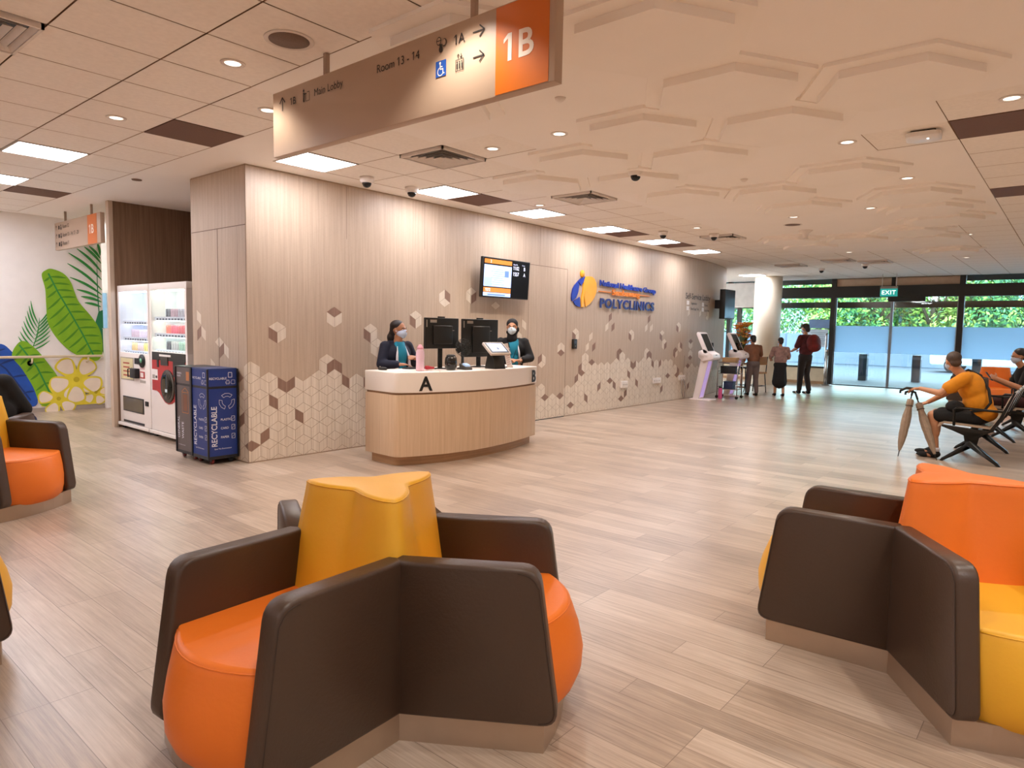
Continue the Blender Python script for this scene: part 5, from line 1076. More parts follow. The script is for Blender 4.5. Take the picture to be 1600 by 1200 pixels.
def umbrella(top, tip, label, hook):
    top, tip = V(top), V(tip); t = thing('umbrella', label, 'umbrella', (tip.x, tip.y, 0)); o = V((tip.x, tip.y, 0)); T = top-o; P = tip-o; d = (P-T).normalized()
    b = MB(); vs = []; fs = []; n = 24; q = d.to_track_quat('Z', 'Y'); prof = [(.0, .10), (.032, .12), (.036, .17), (.03, .22), (.043, .34), (.046, .45), (.04, .58), (.028, .70), (.012, .80)]
    L = (P-T).length/.88
    for r_, a in prof:
        for i in range(n):
            k = 1+.22*math.cos(8*2*PI*i/n+a*6); vs.append(T+q @ V((r_*k*math.cos(2*PI*i/n), r_*k*math.sin(2*PI*i/n), a*L)))
    for j in range(len(prof)-1):
        for i in range(n): fs.append((j*n+i, j*n+(i+1) % n, (j+1)*n+(i+1) % n, (j+1)*n+i))
    b.add(vs, fs, m_um, True); part('folded_canopy', b, t)
    b = MB(); b.tube([T, T+d*.3*L], .008, m_bmet, 8); b.cyl(T+d*.72*L, P, .008, m_bmet, .004); part('shaft', b, t)
    b = MB(); h = V(hook)-o; b.tube([T+d*.06, T+d*.0, T-d*.03, (T-d*.04).lerp(h, .5)+V((0, 0, .02)), h+V((0, 0, .005)), h-V((0, 0, .025))], [.012, .013, .014, .015, .015, .013], m_bmet, 10); part('handle', b, t, 'black hooked handle')
    b = MB(); c = T+d*.2*L; b.tube([c+q @ V((.037*math.cos(2*PI*i/16), .037*math.sin(2*PI*i/16), 0)) for i in range(17)], .006, M('umbrella_band', '5e4f42', .7), 6); part('strap', b, t)
g1 = MAN+V((-.19, .66, .80))
umbrella(g1+V((-.01, -.02, 0)), (9.30, 1.62, .0), 'folded grey-brown umbrella leaning farther out in front of the man in yellow', g1+V((-.02, .11, -.01)))
umbrella(g1+V((.05, -.05, -.05)), (9.34, 1.22, .0), 'folded grey-brown umbrella standing upright beside the shoes of the man in yellow', g1+V((.02, .06, -.03)))

# ---- masked person with a phone, cut by the picture edge
t = thing('person', 'masked person in black holding a phone, seated beyond the man in yellow', 'person', (12.55, .60, 0), 0); F = V((-.30, .95, 0)); r, f, u, R = frame(F); HD = V((-.35, .9, -.25))
hc = loc(0, .10, 1.20); sh = [loc(-.18, 0, 1.0), loc(.18, 0, 1.0)]; el = [loc(-.24, .10, .74), loc(.24, .10, .74)]; wr = [loc(-.09, .36, .86), loc(.07, .36, .84)]
hip = [loc(-.1, 0, .52), loc(.1, 0, .52)]; kn = [loc(-.12, .45, .52), loc(.12, .45, .52)]; an = [loc(-.12, .40, .08), loc(.13, .45, .08)]
pr = [('e', loc(0, 0, .9), (.17, .12, .18), R), ('e', loc(0, 0, .68), (.155, .12, .16), R), ('e', loc(0, -.01, .55), (.17, .13, .1), R), ('c', loc(0, .01, 1.0), .055, hc-V((0, 0, .08)), .05)]+limb(sh[0], .05, el[0], .042, wr[0], .028)+limb(sh[1], .05, el[1], .042, wr[1], .028)
for i in (0, 1): pr += limb(hip[i], .085, kn[i], .058, an[i], .037)+[('e', an[i]+f*.07-V((0, 0, .045)), (.04, .1, .03), R)]
hand(pr, wr[0], f*.7+r*.5+V((0, 0, .3)), r*.8-f*.3, .95, .55, 1); hand(pr, wr[1], f*.7-r*.5+V((0, 0, .3)), r*-.8-f*.3, .95, .55, -1)
hr, hf, hu, HR = head(pr, hc, HD, .95); blob('body', pr, .009, m_skin2, t, 5); eyes(hc, HD, .95, t); mask(hc, HD, .95, t)
blob('hair', [('e', hc+hu*.045-hf*.03, (.082, .09, .076), HR), ('e', hc-hf*.075-hu*.01, (.066, .045, .07), HR)], .01, m_hair, t, 3)
blob('shirt', [('e', loc(0, -.01, .9), (.19, .14, .18), R), ('e', loc(0, -.01, .70), (.175, .138, .18), R), ('c', loc(-.11, 0, 1.03), .06, loc(.11, 0, 1.03), .06)]+[('c', sh[i], .07, sh[i].lerp(el[i], .7), .07) for i in (0, 1)], .012, m_blackf, t, 4)
blob('trousers', [('e', loc(0, -.01, .54), (.18, .145, .1), R)]+sum([limb(hip[i], .1, kn[i], .078, an[i]+V((0, 0, .03)), .06) for i in (0, 1)], []), .013, M('dark_red_trousers', '3a1414', .8), t, 3)
for i in (0, 1): shoes(an[i], F, 1, t, M('white_shoe', 'd8c0b4', .6))
p = V((12.55, .60, 0))+(wr[0]+wr[1])/2+f*.09+V((0, 0, .04)); b = MB(); b.box((-.038, -.005, -.075), (.038, .005, .075), m_mon, .004); b.box((-.034, -.0055, -.07), (.034, -.0048, .07), M('phone_screen', '8fb0d8', .2, emit=.3))
o_ = solo('phone', b, 'mobile phone held by the masked person at the picture edge', 'phone', p, 0); o_.rotation_euler = (-.6, 0, math.atan2(F.y, F.x)-PI/2)

# ---- person in black on the pod sofa at the picture edge
t = thing('person', 'person in a black top seen from behind on the pod sofa before the flower mural', 'person', (1.50, 7.12, 0), 0); F = V((.55, .83, 0)); r, f, u, R = frame(F); HD = V((-.2, .95, -.3))
hc = loc(-.22, .02, 1.07); tl_ = Matrix.Rotation(-.2, 3, f) @ R
sh = [loc(-.22, .02, .86), loc(.12, .0, .92)]; el = [loc(-.30, .22, .66), loc(.22, .12, .68)]; wr = [loc(-.12, .40, .62), loc(.10, .36, .62)]
hip = [loc(-.1, .05, .53), loc(.1, .05, .53)]; kn = [loc(-.12, .48, .52), loc(.12, .48, .52)]; an = [loc(-.12, .50, .08), loc(.12, .50, .08)]
pr = [('e', loc(-.04, 0, .80), (.18, .13, .17), tl_), ('e', loc(0, 0, .66), (.17, .13, .16), R), ('e', loc(0, 0, .56), (.18, .14, .1), R), ('c', loc(-.1, .01, .92), .055, hc-V((0, 0, .08)), .05)]+limb(sh[0], .05, el[0], .042, wr[0], .03)+limb(sh[1], .05, el[1], .042, wr[1], .03)
for i in (0, 1): pr += limb(hip[i], .085, kn[i], .058, an[i], .037)+[('e', an[i]+f*.07-V((0, 0, .045)), (.04, .1, .03), R)]
hand(pr, wr[0], f*.6+r*.5, V((0, 0, -1)), 1, .4, -1); hand(pr, wr[1], f*.6-r*.5, V((0, 0, -1)), 1, .4, 1)
hr, hf, hu, HR = head(pr, hc, HD, 1.0); blob('body', pr, .01, m_skin2, t, 4); eyes(hc, HD, 1, t)
blob('hair', [('e', hc+hu*.04-hf*.03, (.088, .098, .084), HR), ('e', hc-hf*.08-hu*.02, (.075, .05, .09), HR)], .011, m_hair, t, 3)
blob('jacket', [('e', loc(-.05, -.01, .80), (.215, .165, .18), tl_), ('e', loc(0, -.01, .66), (.21, .165, .17), R), ('c', loc(-.18, .0, .88), .085, loc(.1, .0, .90), .085)]+limb(sh[0], .085, el[0], .07, wr[0], .055)+limb(sh[1], .085, el[1], .07, wr[1], .055), .014, m_blackf, t, 5)
blob('trousers', [('e', loc(0, 0, .53), (.19, .155, .095), R)]+sum([limb(hip[i], .105, kn[i], .08, an[i]+V((0, 0, .03)), .062) for i in (0, 1)], []), .013, M('blue_jeans', '27365e', .8), t, 3)
for i in (0, 1): shoes(an[i], F, 1, t, m_blackf)

# ---- three people gathered near the round column
def stander(loc_, F, h, top, low, hairm, label, long=False, cap=None, pack=None, stoop=.0, skirt=False):
    global r, f
    t = thing('person', label, 'person', loc_, 0); r, f, u, R = frame(F); k = h/1.65; HD = V((F[0], F[1], -.25))
    hc = loc(0, .05+stoop, 1.53)*k; sh = [loc(-.18, stoop*.7, 1.33)*k, loc(.18, stoop*.7, 1.33)*k]; el = [loc(-.25, .05+stoop, 1.07)*k, loc(.25, .06+stoop, 1.07)*k]; wr = [loc(-.16, .27+stoop, 1.0)*k, loc(.15, .27+stoop, 1.02)*k]
    pr = [('e', loc(0, stoop*.6, 1.22)*k, (.165*k, .115*k, .17*k), R), ('e', loc(0, stoop*.3, 1.03)*k, (.15*k, .11*k, .16*k), R), ('e', loc(0, 0, .88)*k, (.165*k, .12*k, .12*k), R), ('c', loc(0, stoop*.8, 1.33)*k, .055*k, hc-V((0, 0, .08)), .05*k)]+limb(sh[0], .05*k, el[0], .042*k, wr[0], .03*k)+limb(sh[1], .05*k, el[1], .042*k, wr[1], .03*k)
    an = [loc(-.1, .04, .08)*k, loc(.1, -.06, .08)*k]
    for i, q in enumerate((-1, 1)): pr += limb(loc(.085*q, 0, .86)*k, .085*k, loc(.095*q, .03, .46)*k, .056*k, an[i], .04*k)+[('e', an[i]+f*.06-V((0, 0, .045)), (.04*k, .1*k, .028*k), R)]
    hand(pr, wr[0], f, V((0, 0, -1)), k, .4, -1); hand(pr, wr[1], f, V((0, 0, -1)), k, .4, 1)
    hr, hf, hu, HR = head(pr, hc, HD, k); blob('body', pr, .012, m_skin2, t, 4); eyes(hc, HD, k, t); mask(hc, HD, k, t)
    blob('hair', [('e', hc+hu*.045*k-hf*.03*k, (.083*k, .094*k, .078*k), HR), ('e', hc-hf*.075*k-hu*.02*k, (.066*k, .05*k, .08*k), HR)], .013, hairm, t, 3)
    blob('top', [('e', loc(0, stoop*.6-.01, 1.22)*k, (.185*k, .135*k, .17*k), R), ('e', loc(0, stoop*.3-.01, 1.03)*k, (.175*k, .135*k, .18*k), R), ('c', loc(-.11, stoop*.7, 1.35)*k, .055*k, loc(.11, stoop*.7, 1.35)*k, .055*k)]+[('c', sh[i], .068*k, sh[i].lerp(el[i], .8), .066*k) for i in (0, 1)], .014, top, t, 4)
    if skirt: blob('skirt', [('e', loc(0, 0, .88)*k, (.185*k, .145*k, .12*k), R), ('c', loc(0, 0, .8)*k, .17*k, loc(0, 0, .42)*k, .21*k)], .016, low, t, 3)
    else: blob('trousers', [('e', loc(0, 0, .88)*k, (.18*k, .135*k, .12*k), R)]+sum([limb(loc(.085*q, 0, .84)*k, .1*k, loc(.095*q, .03, .46)*k, .075*k, an[i]+V((0, 0, .03)), .058*k) for i, q in enumerate((-1, 1))], []), .014, low, t, 3)
    for i in (0, 1): shoes(an[i], F, k, t, m_blackf)
    if cap:
        blob('cap', [('e', hc+hu*.07*k-hf*.01*k, (.092*k, .10*k, .062*k), HR), ('e', hc+hu*.062*k+hf*.11*k, (.07*k, .07*k, .012*k), HR)], .012, cap, t, 3)
    if pack: blob('backpack', [('e', loc(0, -.22+stoop*.4, 1.2)*k, (.19*k, .13*k, .21*k), R), ('e', loc(0, -.26+stoop*.4, 1.12)*k, (.16*k, .12*k, .12*k), R)], .014, pack, t, 3)
    return t
stander((15.75, 5.85, 0), (.75, .65, 0), 1.42, M('brown_blouse', '7c5138', .8, var=.2, scale=9), M('grey_trousers', '6a5c58', .8), m_hair, 'short person in a brown blouse standing nearest the kiosks, beside the black stool', stoop=.06)
stander((16.15, 5.36, 0), (.85, .5, 0), 1.38, M('patterned_blouse', '9a7a72', .8, var=.35, scale=12), m_blackf, m_hair, 'person in a patterned blouse and long black skirt in the middle of the group', stoop=.05, skirt=True)
stander((17.3, 5.15, 0), (.45, .9, 0), 1.72, M('dark_red_top', '5c2426', .8, var=.3, scale=10), M('charcoal_trousers', '2f2826', .8), m_hair, 'tallest person by the column, in dark red with olive cap and round backpack', cap=M('olive_cap', '4a4020', .8), pack=M('red_black_pack', '6e1512', .6, var=.5, scale=7))
# ================================================================ THINGS BY THE KIOSKS AND COLUMN
t = thing('trolley', 'steel wire trolley with black boxes between the two white kiosks', 'trolley', (14.72, 5.98, 0), .1); mch = M('chrome_tube', 'b0a6a0', .25, .8)
for x in (-.19, .19):
    for y in (-.22, .22):
        b = MB(); b.cyl((x, y, .08), (x, y, .86), .011, mch); part('post', b, t); b = MB(); b.cyl((x-.012, y, .035), (x+.012, y, .035), .035, m_dark); b.cyl((x, y, .03), (x, y, .08), .012, mch); part('caster', b, t)
for z in (.2, .55, .80):
    b = MB(); b.box((-.19, -.22, z), (.19, .22, z+.012), mch)
    for y in (-.22, .22): b.cyl((-.19, y, z+.06), (.19, y, z+.06), .006, mch)
    part('shelf', b, t)
def bx(loc_, d, m, lab, name='storage_box', cat='box', rz=.1):
    t = thing(name, lab, cat, loc_, rz); b = MB(); b.box((-d[0]/2, -d[1]/2, 0), (d[0]/2, d[1]/2, d[2]*.86), m, .006); part('box_body', b, t); b = MB(); b.box((-d[0]/2-.006, -d[1]/2-.006, d[2]*.86), (d[0]/2+.006, d[1]/2+.006, d[2]), m, .006); part('lid', b, t)
bx((14.72, 5.98, .562), (.3, .34, .16), m_mon, 'black box on the middle shelf of the wire trolley'); bx((14.72, 5.98, .812), (.26, .3, .10), M('tan_box', 'b08a5c', .7), 'tan carton on the top shelf of the wire trolley')
bx((14.72, 5.98, .212), (.24, .2, .17), M('navy_box', '1f2c50', .5), 'dark blue box on the bottom shelf of the wire trolley')
t = thing('water_bottle', 'bright pink bottle standing on the floor by the trolley, behind the first kiosk', 'bottle', (14.46, 6.08, 0)); b = MB(); b.lathe([(0, 0), (.04, 0), (.043, .02), (.043, .2), (.03, .235)], M('bright_pink', 'e0609a', .35)); part('bottle_body', b, t); b = MB(); b.lathe([(.03, .235), (.03, .27), (0, .275)], m_mon); part('lid', b, t)
def stool(loc_, rz, lab, h, seatm, back):
    t = thing('bar_stool' if not back else 'wooden_chair', lab, 'stool' if not back else 'chair', loc_, rz)
    for x in (-.17, .17):
        for y in (-.17, .17): b = MB(); b.tube([(x*1.1, y*1.1, 0), (x*.9, y*.9, h)], .012, m_bmet, 8); part('leg', b, t)
    b = MB(); b.box((-.19, -.19, h), (.19, .19, h+.04), seatm, .012); part('seat', b, t)
    b = MB()
    for k in (-1, 1): b.cyl((-.18, .18*k, h*.35), (.18, .18*k, h*.35), .008, m_bmet); b.cyl((.18*k, -.18, h*.35), (.18*k, .18, h*.35), .008, m_bmet)
    part('foot_rail', b, t)
    if back:
        b = MB()
        for k in (-1, 1): b.tube([(-.17*k, .17, h), (-.17*k, .2, h+.42)], .012, m_bmet, 8)
        part('back_frame', b, t); b = MB(); b.box((-.18, .17, h+.22), (.18, .2, h+.42), seatm, .01, xf=None); part('backrest', b, t)
stool((16.05, 6.28, 0), .2, 'black bar stool behind the second kiosk', .62, m_bmet, False)
stool((16.75, 6.15, 0), 2.9, 'tan cushioned chair with black frame in front of the orange flowers', .47, M('tan_cushion', 'b5824e', .7), True)
# flower stand
t = thing('flower_arrangement', 'tall arrangement of orange flowers in a vase beside the column', 'flowers', (17.9, 6.95, 0)); m_stem = M('flower_stem', '4c5a2a', .7)
b = MB(); b.lathe([(.16, 0), (.16, .02), (.03, .04), (.03, .62), (.15, .65), (.15, .67), (0, .67)], M('stand_wood', '7a4a2c', .5)); part('stand', b, t)
b = MB(); b.lathe([(.06, .67), (.1, .75), (.11, .86), (.06, .96), (.075, 1.0)], M('terracotta_vase', 'a8623c', .5)); part('vase', b, t)
rn = random.Random(3); b = MB(); fl = []
for i in range(60):
    a = rn.uniform(0, 2*PI); rr = rn.uniform(.02, .27); z = rn.uniform(1.15, 1.72); p = V((rr*math.cos(a), rr*math.sin(a), z)); b.tube([(0, 0, .97), p*.6+V((0, 0, .35)), p], .006, m_stem, 5); fl.append(p)
part('stems', b, t)
b = MB(); mf = [M('orange_petal', 'd98420', .6), M('amber_petal', 'c8662a', .6), M('yellow_petal', 'd8aa30', .6)]
for p in fl:
    for k in range(7):
        a = 2*PI*k/7; d = V((math.cos(a), math.sin(a), .5)).normalized(); b.ell(p+d*.045, (.05, .03, .012), mf[rn.randrange(3)], 8, d.to_track_quat('X', 'Z').to_matrix())
part('petals', b, t)
# queue post
t = thing('barrier_post', 'chrome crowd barrier post in front of the dark door mullion', 'post', (20.9, 5.62, 0)); b = MB(); b.lathe([(.17, 0), (.17, .012), (.04, .03), (0, .03)], mch); part('base', b, t); b = MB(); b.cyl((0, 0, .03), (0, 0, .98), .032, mch); b.lathe([(.036, .96), (.036, 1.03), (0, 1.04)], mch); part('pole', b, t)
t = thing('door_handle_bar', 'tall curved metal pull handle on the glass beside the barrier post', 'handle', (21.1, 5.72, 0)); b = MB(); b.tube([(.1, 0, .72), (.0, 0, .74), (-.01, 0, .80), (-.01, 0, 1.42), (.0, 0, 1.48), (.1, 0, 1.5)], .022, mch, 10); part('bar', b, t); b = MB(); b.cyl((.02, 0, .0), (.02, 0, .74), .02, mch); part('support', b, t)

# ================================================================ MURAL
t = thing('leaf_mural', 'wall mural of banana leaves, palm fronds and yellow frangipani at the passage end', 'mural', (3.6, 12.585, 0))
mg = [M('leaf_green', '7fb21a', .6, var=.12, scale=5), M('leaf_dark_green', '2f8f3c', .6, var=.1), M('leaf_deep_green', '1c7a4a', .6, var=.1), M('leaf_blue', '1a4fa8', .6, var=.15, scale=5), M('petal_yellow', 'e6d43a', .6, var=.08), M('petal_cream', 'efe0cc', .6, var=.04), M('leaf_vein', '4c8c14', .6), M('petal_gold', 'c8b420', .6)]
def flat(b, pts, m, d): b.poly([(x-3.6, -d, z) for x, z in pts], m)
def spline(P, n=6):
    out = []; k = len(P)
    for i in range(k):
        p0, p1, p2, p3 = (V(P[(i+j-1) % k]) for j in range(4))
        for q in range(n):
            s_ = q/n; out.append(tuple(.5*((2*p1)+(p2-p0)*s_+(2*p0-5*p1+4*p2-p3)*s_**2+(3*p1-p0-3*p2+p3)*s_**3)))
    return out
def blade(b, p0, p1, w, m, d, bow=.08):
    p0, p1 = V(p0), V(p1); dr = p1-p0; n = V((-dr.y, dr.x)); L = []; Rr = []
    for i in range(9):
        q = i/8; c = p0+dr*q+n*bow*math.sin(PI*q); ww = w*math.sin(PI*min(1, q*.92+.04))**.7; nn = n.normalized()*ww; L.append(c+nn); Rr.append(c-nn)
    flat(b, [tuple(x) for x in L+Rr[::-1]], m, d)
def leafshape(nm, outline, rib, d, m, veins, vm, rm=None):
    b = MB(); o2 = spline(outline, 5); flat(b, o2, m, d)
    for i in range(len(rib)-1):
        p, q = V(rib[i]), V(rib[i+1]); k = V((-(q-p).y, (q-p).x)).normalized()*.012; flat(b, [tuple(p-k), tuple(q-k), tuple(q+k), tuple(p+k)], rm or mg[1], d+.0015)
    for i in range(veins):
        s_ = (i+.5)/veins*(len(rib)-1); j = int(s_); p = V(rib[j]).lerp(V(rib[j+1]), s_-j); ax = (V(rib[j+1])-V(rib[j])).normalized()
        for k in (-1, 1):
            dd = (V((-ax.y, ax.x))*k+ax*.18-V((0, .25))).normalized(); e = p
            for _ in range(60):
                e2 = e+dd*.02
                if not pip(e2, o2): break
                e = e2
            if (e-p).length > .08: blade(b, p, p.lerp(e, .93), .016, vm, d+.001, .03)
    part(nm, b, t)
def pip(p, P):
    c = False
    for i in range(len(P)):
        (x1, y1), (x2, y2) = P[i-1], P[i]
        if (y1 > p[1]) != (y2 > p[1]) and p[0] < (x2-x1)*(p[1]-y1)/(y2-y1)+x1: c = not c
    return c
b = MB()
for p, q in (((4.26, 2.15), (3.79, 2.55)), ((4.26, 2.28), (3.91, 2.63)), ((4.25, 2.5), (4.09, 2.69)), ((4.26, 1.98), (3.77, 2.38)), ((4.26, 1.90), (3.8, 2.16)), ((4.24, 1.84), (3.89, 1.97)), ((4.26, 2.42), (4.02, 2.67)), ((4.25, 2.55), (4.21, 2.76)), ((4.25, 1.78), (3.95, 1.86)), ((4.24, 1.7), (4.0, 1.76))): blade(b, p, q, .021, mg[1], .0030, -.05)
flat(b, [(4.20, 1.62), (4.265, 1.65), (4.265, .9), (4.18, 1.1), (4.15, 1.45)], mg[2], .0035); blade(b, (4.26, 1.0), (4.20, 2.45), .008, mg[2], .0034, .02)
part('palm_frond', b, t)
b = MB(); blade(b, (3.22, .95), (3.36, 1.5), .008, mg[1], .003, -.05)
for q in range(8):
    p = (3.23+.016*q, .98+.06*q); blade(b, p, (p[0]-.16+.01*q, p[1]+.22+.02*q), .011, mg[1], .0032, .05); blade(b, p, (p[0]+.26-.01*q, p[1]+.16+.02*q), .011, mg[1], .0032, -.05)
part('palm_frond', b, t)
leafshape('blue_leaf', [(2.4, .9), (2.8, 1.09), (2.98, .97), (3.12, .72), (3.24, .45), (3.29, .15), (3.13, .09), (2.6, .1)], [(2.6, 1.0), (2.9, .7), (3.2, .2)], .004, mg[3], 4, M('leaf_navy', '10306e', .6), M('leaf_navy', '10306e', .6))
leafshape('banana_leaf', [(2.98, .9), (3.05, 1.08), (3.15, 1.13), (3.3, 1.0), (3.45, .78), (3.60, .5), (3.62, .2), (3.5, .1), (3.33, .12), (3.24, .4), (3.1, .7)], [(3.08, 1.07), (3.3, .72), (3.5, .2)], .005, mg[0], 6, mg[6])
leafshape('banana_leaf', [(3.41, 2.17), (3.47, 2.25), (3.55, 2.275), (3.70, 2.22), (3.80, 2.10), (3.86, 1.92), (3.92, 1.76), (4.10, 1.52), (4.22, 1.28), (4.24, .95), (4.15, .80), (3.95, .85), (3.75, .98), (3.58, 1.18), (3.47, 1.42), (3.455, 1.7), (3.45, 1.95)], [(3.50, 2.2), (3.62, 1.92), (3.78, 1.6), (3.95, 1.25), (4.1, .9)], .006, mg[0], 11, mg[6])
def frangipani(c, s_, rot):
    b = MB()
    for k in range(5):
        a = rot+2*PI*k/5; d = V((math.cos(a), math.sin(a))); n = V((-d.y, d.x)); c_ = V(c)
        pt = lambda u, v: tuple(c_+d*u*s_+n*v*s_)
        flat(b, spline([pt(0, 0), pt(.4, -.30), pt(.85, -.40), pt(1.08, -.08), pt(.92, .34), pt(.42, .26)], 5), mg[4], .008+.0006*k)
        flat(b, spline([pt(.32, -.09), pt(.60, -.29), pt(.86, -.34), pt(1.0, -.06), pt(.87, .27), pt(.46, .17)], 5), mg[5], .0085+.0006*k)
    flat(b, [(c[0]+.12*s_*math.cos(2*PI*i/12), c[1]+.12*s_*math.sin(2*PI*i/12)) for i in range(12)], mg[7], .0122)
    part('frangipani_flower', b, t)
frangipani((4.12, .27), .20, 1.4); frangipani((3.58, .20), .27, .5); frangipani((3.84, .50), .37, .95)
b = MB(); flat(b, spline([(3.35, .09), (3.6, .16), (3.9, .18), (4.2, .22), (4.26, .09)], 4), mg[4], .0045); part('petal_carpet', b, t)
t = thing('handrail', 'cream handrail on brackets running along the leaf mural', 'handrail', (3.0, 12.5, .885)); m_rail = M('handrail_cream', 'd9c8a8', .4)
b = MB(); b.box((-6, -.02, -.02), (1.22, .02, .02), m_rail, .014); part('rail', b, t)
for x in (-3.2, -1.6, .22, 1.0):
    b = MB(); b.tube([(x, 0, -.01), (x, .01, -.09), (x, .085, -.10)], .014, m_rail, 8); b.cyl((x, .08, -.1), (x, .098, -.1), .05, m_rail); part('bracket', b, t)
b = MB(); b.box((-.05, -.05, 0), (.05, .05, 1.34), m_white, .004); b.box((-.055, -.055, 1.335), (.055, .055, 1.345), m_trim); solo('end_post', b, 'white waist-high square post at the end of the leaf mural', 'post', (4.30, 12.52, 0))

# ================================================================ OUTDOORS
b = MB(); b.box((FX, -40, -.1), (80, 60, -.005), M('paving', '2d353f', .7, var=.12, scale=3)); struct('ground_outside', b)
b = MB(); b.box((FX+.1, -10, 3.24), (25.6, 16, 3.5), FILM('canopy_glass', '86c4d2', .75)); b.box((25.4, -10, 2.40), (25.55, 16, 2.60), M('canopy_beam', 'dcf0f6', .6))
for y in (-8, 10, 14.5): b.box((25.4, y, 0), (25.55, y+.15, 3.3), M('canopy_beam', 'dcf0f6', .6)); struct('trim_canopy', b)
b = MB(); b.box((36.9, -30, 0), (37.1, 45, 1.5), M('hoarding', '667080', .7, var=.08, scale=1))
for y in range(-28, 44, 2): b.box((36.88, y, 0), (36.9, y+.06, 1.5), M('hoarding_post', '505c70', .6))
struct('wall_hoarding', b)
for (x, y), l in (((24.3, 5.4), 'grey square bollard outside, first from the barrier post'), ((24.9, 3.98), 'grey square bollard outside, in the middle of the right glass door'), ((25.6, 2.45), 'grey square bollard outside, showing over the shoulder of the man in yellow')):
    t = thing('bollard', l, 'bollard', (x, y, -.005), 0, 'bollards outside the doors'); b = MB(); b.box((-.12, -.12, 0), (.12, .12, .86), M('bollard_grey', '4d5560', .6), .01); part('post', b, t); b = MB(); b.box((-.125, -.125, .72), (.125, .125, .80), M('bollard_band', '78828f', .5)); part('band', b, t)
# car passing behind the glass
t = thing('car', 'white car outside the glass, nosing out from behind the head of the man in yellow', 'car', (33.5, 2.55, -.005)); m_car = M('car_white', 'cdd6de', .25, coat=.6); m_cg = M('car_window', '33485e', .1); m_ty = M('tyre', '1b1d22', .8)
prof = rpoly([(2.2, .30), (2.22, .62), (2.05, .78), (1.15, .92), (.45, 1.42), (-1.0, 1.46), (-1.9, 1.02), (-2.15, .95), (-2.2, .32)], [.08, .1, .15, .2, .25, .3, .2, .1, .08])
b = MB(); b.ext([(-.85, y, z) for y, z in prof], (1.7, 0, 0), m_car, .06); part('body_shell', b, t)
b = MB()
for x in (-.857, .847): b.ext([(x, y, z) for y, z in ((1.02, .94), (.42, 1.34), (-.95, 1.37), (-1.6, 1.0), (-1.0, .92))], (.01, 0, 0), m_cg)
b.ext([(-.7, y, z) for y, z in ((1.16, .955), (.52, 1.40), (.50, 1.41), (1.14, .95))], (1.4, 0, 0), m_cg); part('windows', b, t)
for y in (1.4, -1.4):
    for x in (-.86, .66): b = MB(); b.cyl((x, y, .31), (x+.2, y, .31), .31, m_ty, n=24); b.cyl((x-.006, y, .31), (x+.206, y, .31), .18, m_stick, n=16); part('wheel', b, t)
b = MB()
for x in (-.72, .5): b.box((x, 2.1, .6), (x+.22, 2.24, .70), M('headlamp', 'b8ccd8', .1), .02)
part('headlamp', b, t)
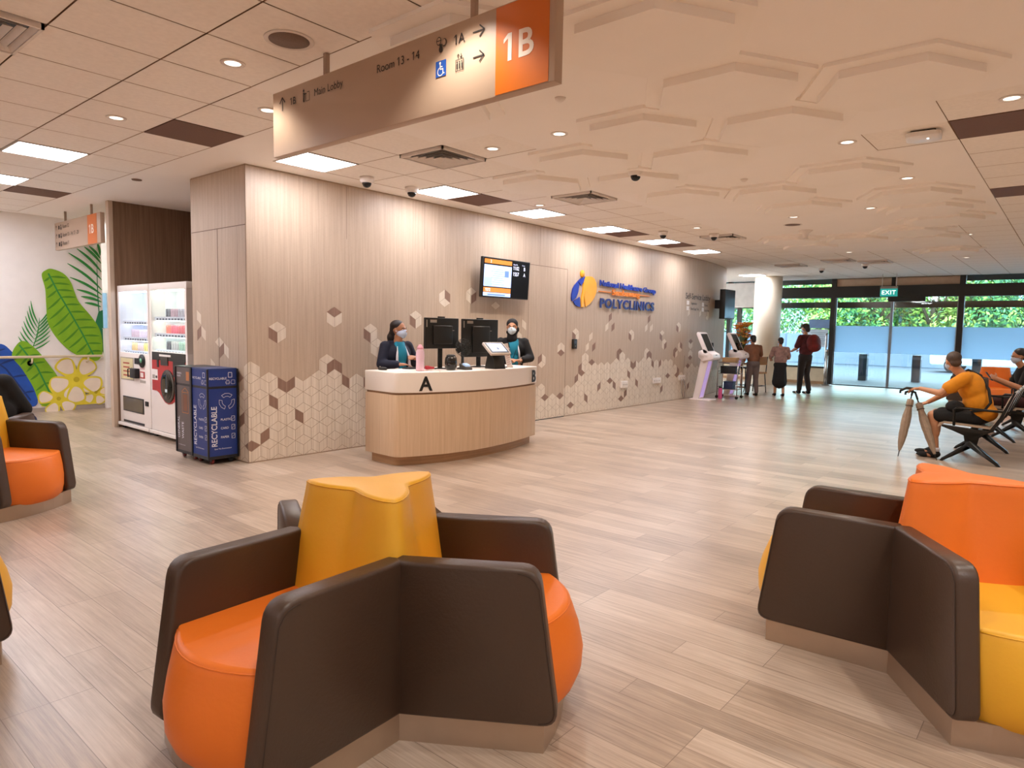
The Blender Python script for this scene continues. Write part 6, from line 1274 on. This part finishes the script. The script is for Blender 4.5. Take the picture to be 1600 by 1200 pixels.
# trees: each its own crown and trunk
m_bark = M('tree_bark', '5a4a3a', .9); LEAF = [M('foliage_bright', '8fb84a', .6, var=.2, scale=2), M('foliage_mid', '4f8a46', .6, var=.2, scale=2), M('foliage_deep', '2c6440', .6, var=.2, scale=2), M('foliage_yellowish', 'a8b850', .6, var=.2, scale=2)]
def tree(x, y, h, w, mats, seed, lab, n=7000):
    rn = random.Random(seed); t = thing('tree', lab, 'tree', (x, y, 0), 0, 'trees beyond the road')
    b = MB(); b.tube([(0, 0, -.1), (.05, .05, h*.3), (0, .1, h*.6)], [.2, .16, .08], m_bark, 8)
    for k in range(5): a = 2*PI*k/5; b.tube([(.03, .05, h*.3), (math.cos(a)*w*.35, math.sin(a)*w*.35, h*.55), (math.cos(a)*w*.6, math.sin(a)*w*.6, h*.75)], [.1, .06, .03], m_bark, 6)
    part('trunk', b, t)
    cl = [(V((rn.uniform(-1, 1)*w*.62, rn.uniform(-1, 1)*w*.62, rn.uniform(.22, .88)*h)), rn.uniform(.28, .5)*w) for _ in range(16)]
    b = MB(); vs = []; fs = []; 
    for i in range(n):
        c, rr = cl[i % 16]; d = V((rn.gauss(0, 1), rn.gauss(0, 1), rn.gauss(0, 1))).normalized(); p = c+d*rr*rn.uniform(.75, 1.05); p.z = max(p.z, .3)
        nrm = (d+V((rn.uniform(-.7, .7), rn.uniform(-.7, .7), rn.uniform(-.2, .9)))).normalized(); a = nrm.orthogonal().normalized(); a.rotate(Quaternion(nrm, rn.uniform(0, 6.3))); e = nrm.cross(a); L = rn.uniform(.07, .17)
        b.add([p-a*L, p-e*L*.42, p+a*L, p+e*L*.42], [(0, 1, 2, 3)], mats[rn.randrange(len(mats))])
    part('crown', b, t)
B, Md, D_, Yw = LEAF
TR = [(44, 15.5, 6.2, 3.2, [B, Md, Md], 'bright green tree beyond the road, in the window behind the round column'), (46, 19.5, 6.5, 3.2, [Md, D_, B], 'deep green tree in the window edge next to the curved wall display'), (43, 11.8, 6.0, 2.6, [B, Yw, Md], 'pale green tree beyond the road, in the pane between column and doors'),
      (42, 8.8, 5.6, 2.7, [Md, D_, B], 'mid green tree seen through the first sliding door'), (43, 6.2, 5.8, 2.4, [B, Yw, Yw, Md], 'yellowish green tree behind the meeting edge of the two sliding doors'), (42, 3.6, 6.0, 2.5, [Md, D_, D_, B], 'dark green leafy tree behind the mullion beside the man in yellow'),
      (44, .6, 5.2, 2.4, [Md, B, D_], 'green tree at the picture edge beyond the glass'), (47, 9.6, 7.5, 3.2, [D_, Md], 'tall dark tree rising behind the tree of the first sliding door'), (48, 4.8, 7.2, 3.2, [D_, Md, B], 'tall tree rising behind the yellowish tree')]
for i, a in enumerate(TR): tree(a[0], a[1], a[2], a[3], a[4], 11+i, a[5])
b = MB(); b.box((68, -30, 0), (76, 8, 9), M('far_block', 'b9cad8', .8)); b.box((70, 16, 0), (78, 34, 8), M('far_block', 'b9cad8', .8))
for i in range(9):
    for j in range(3): b.box((67.97, -28+4*i, 1.5+2.6*j), (68.0, -25.5+4*i, 3.0+2.6*j), M('far_window', '7e98ac', .4))
solo('building', b, 'pale blue-grey block far behind the trees', 'building', (0, 0, 0))
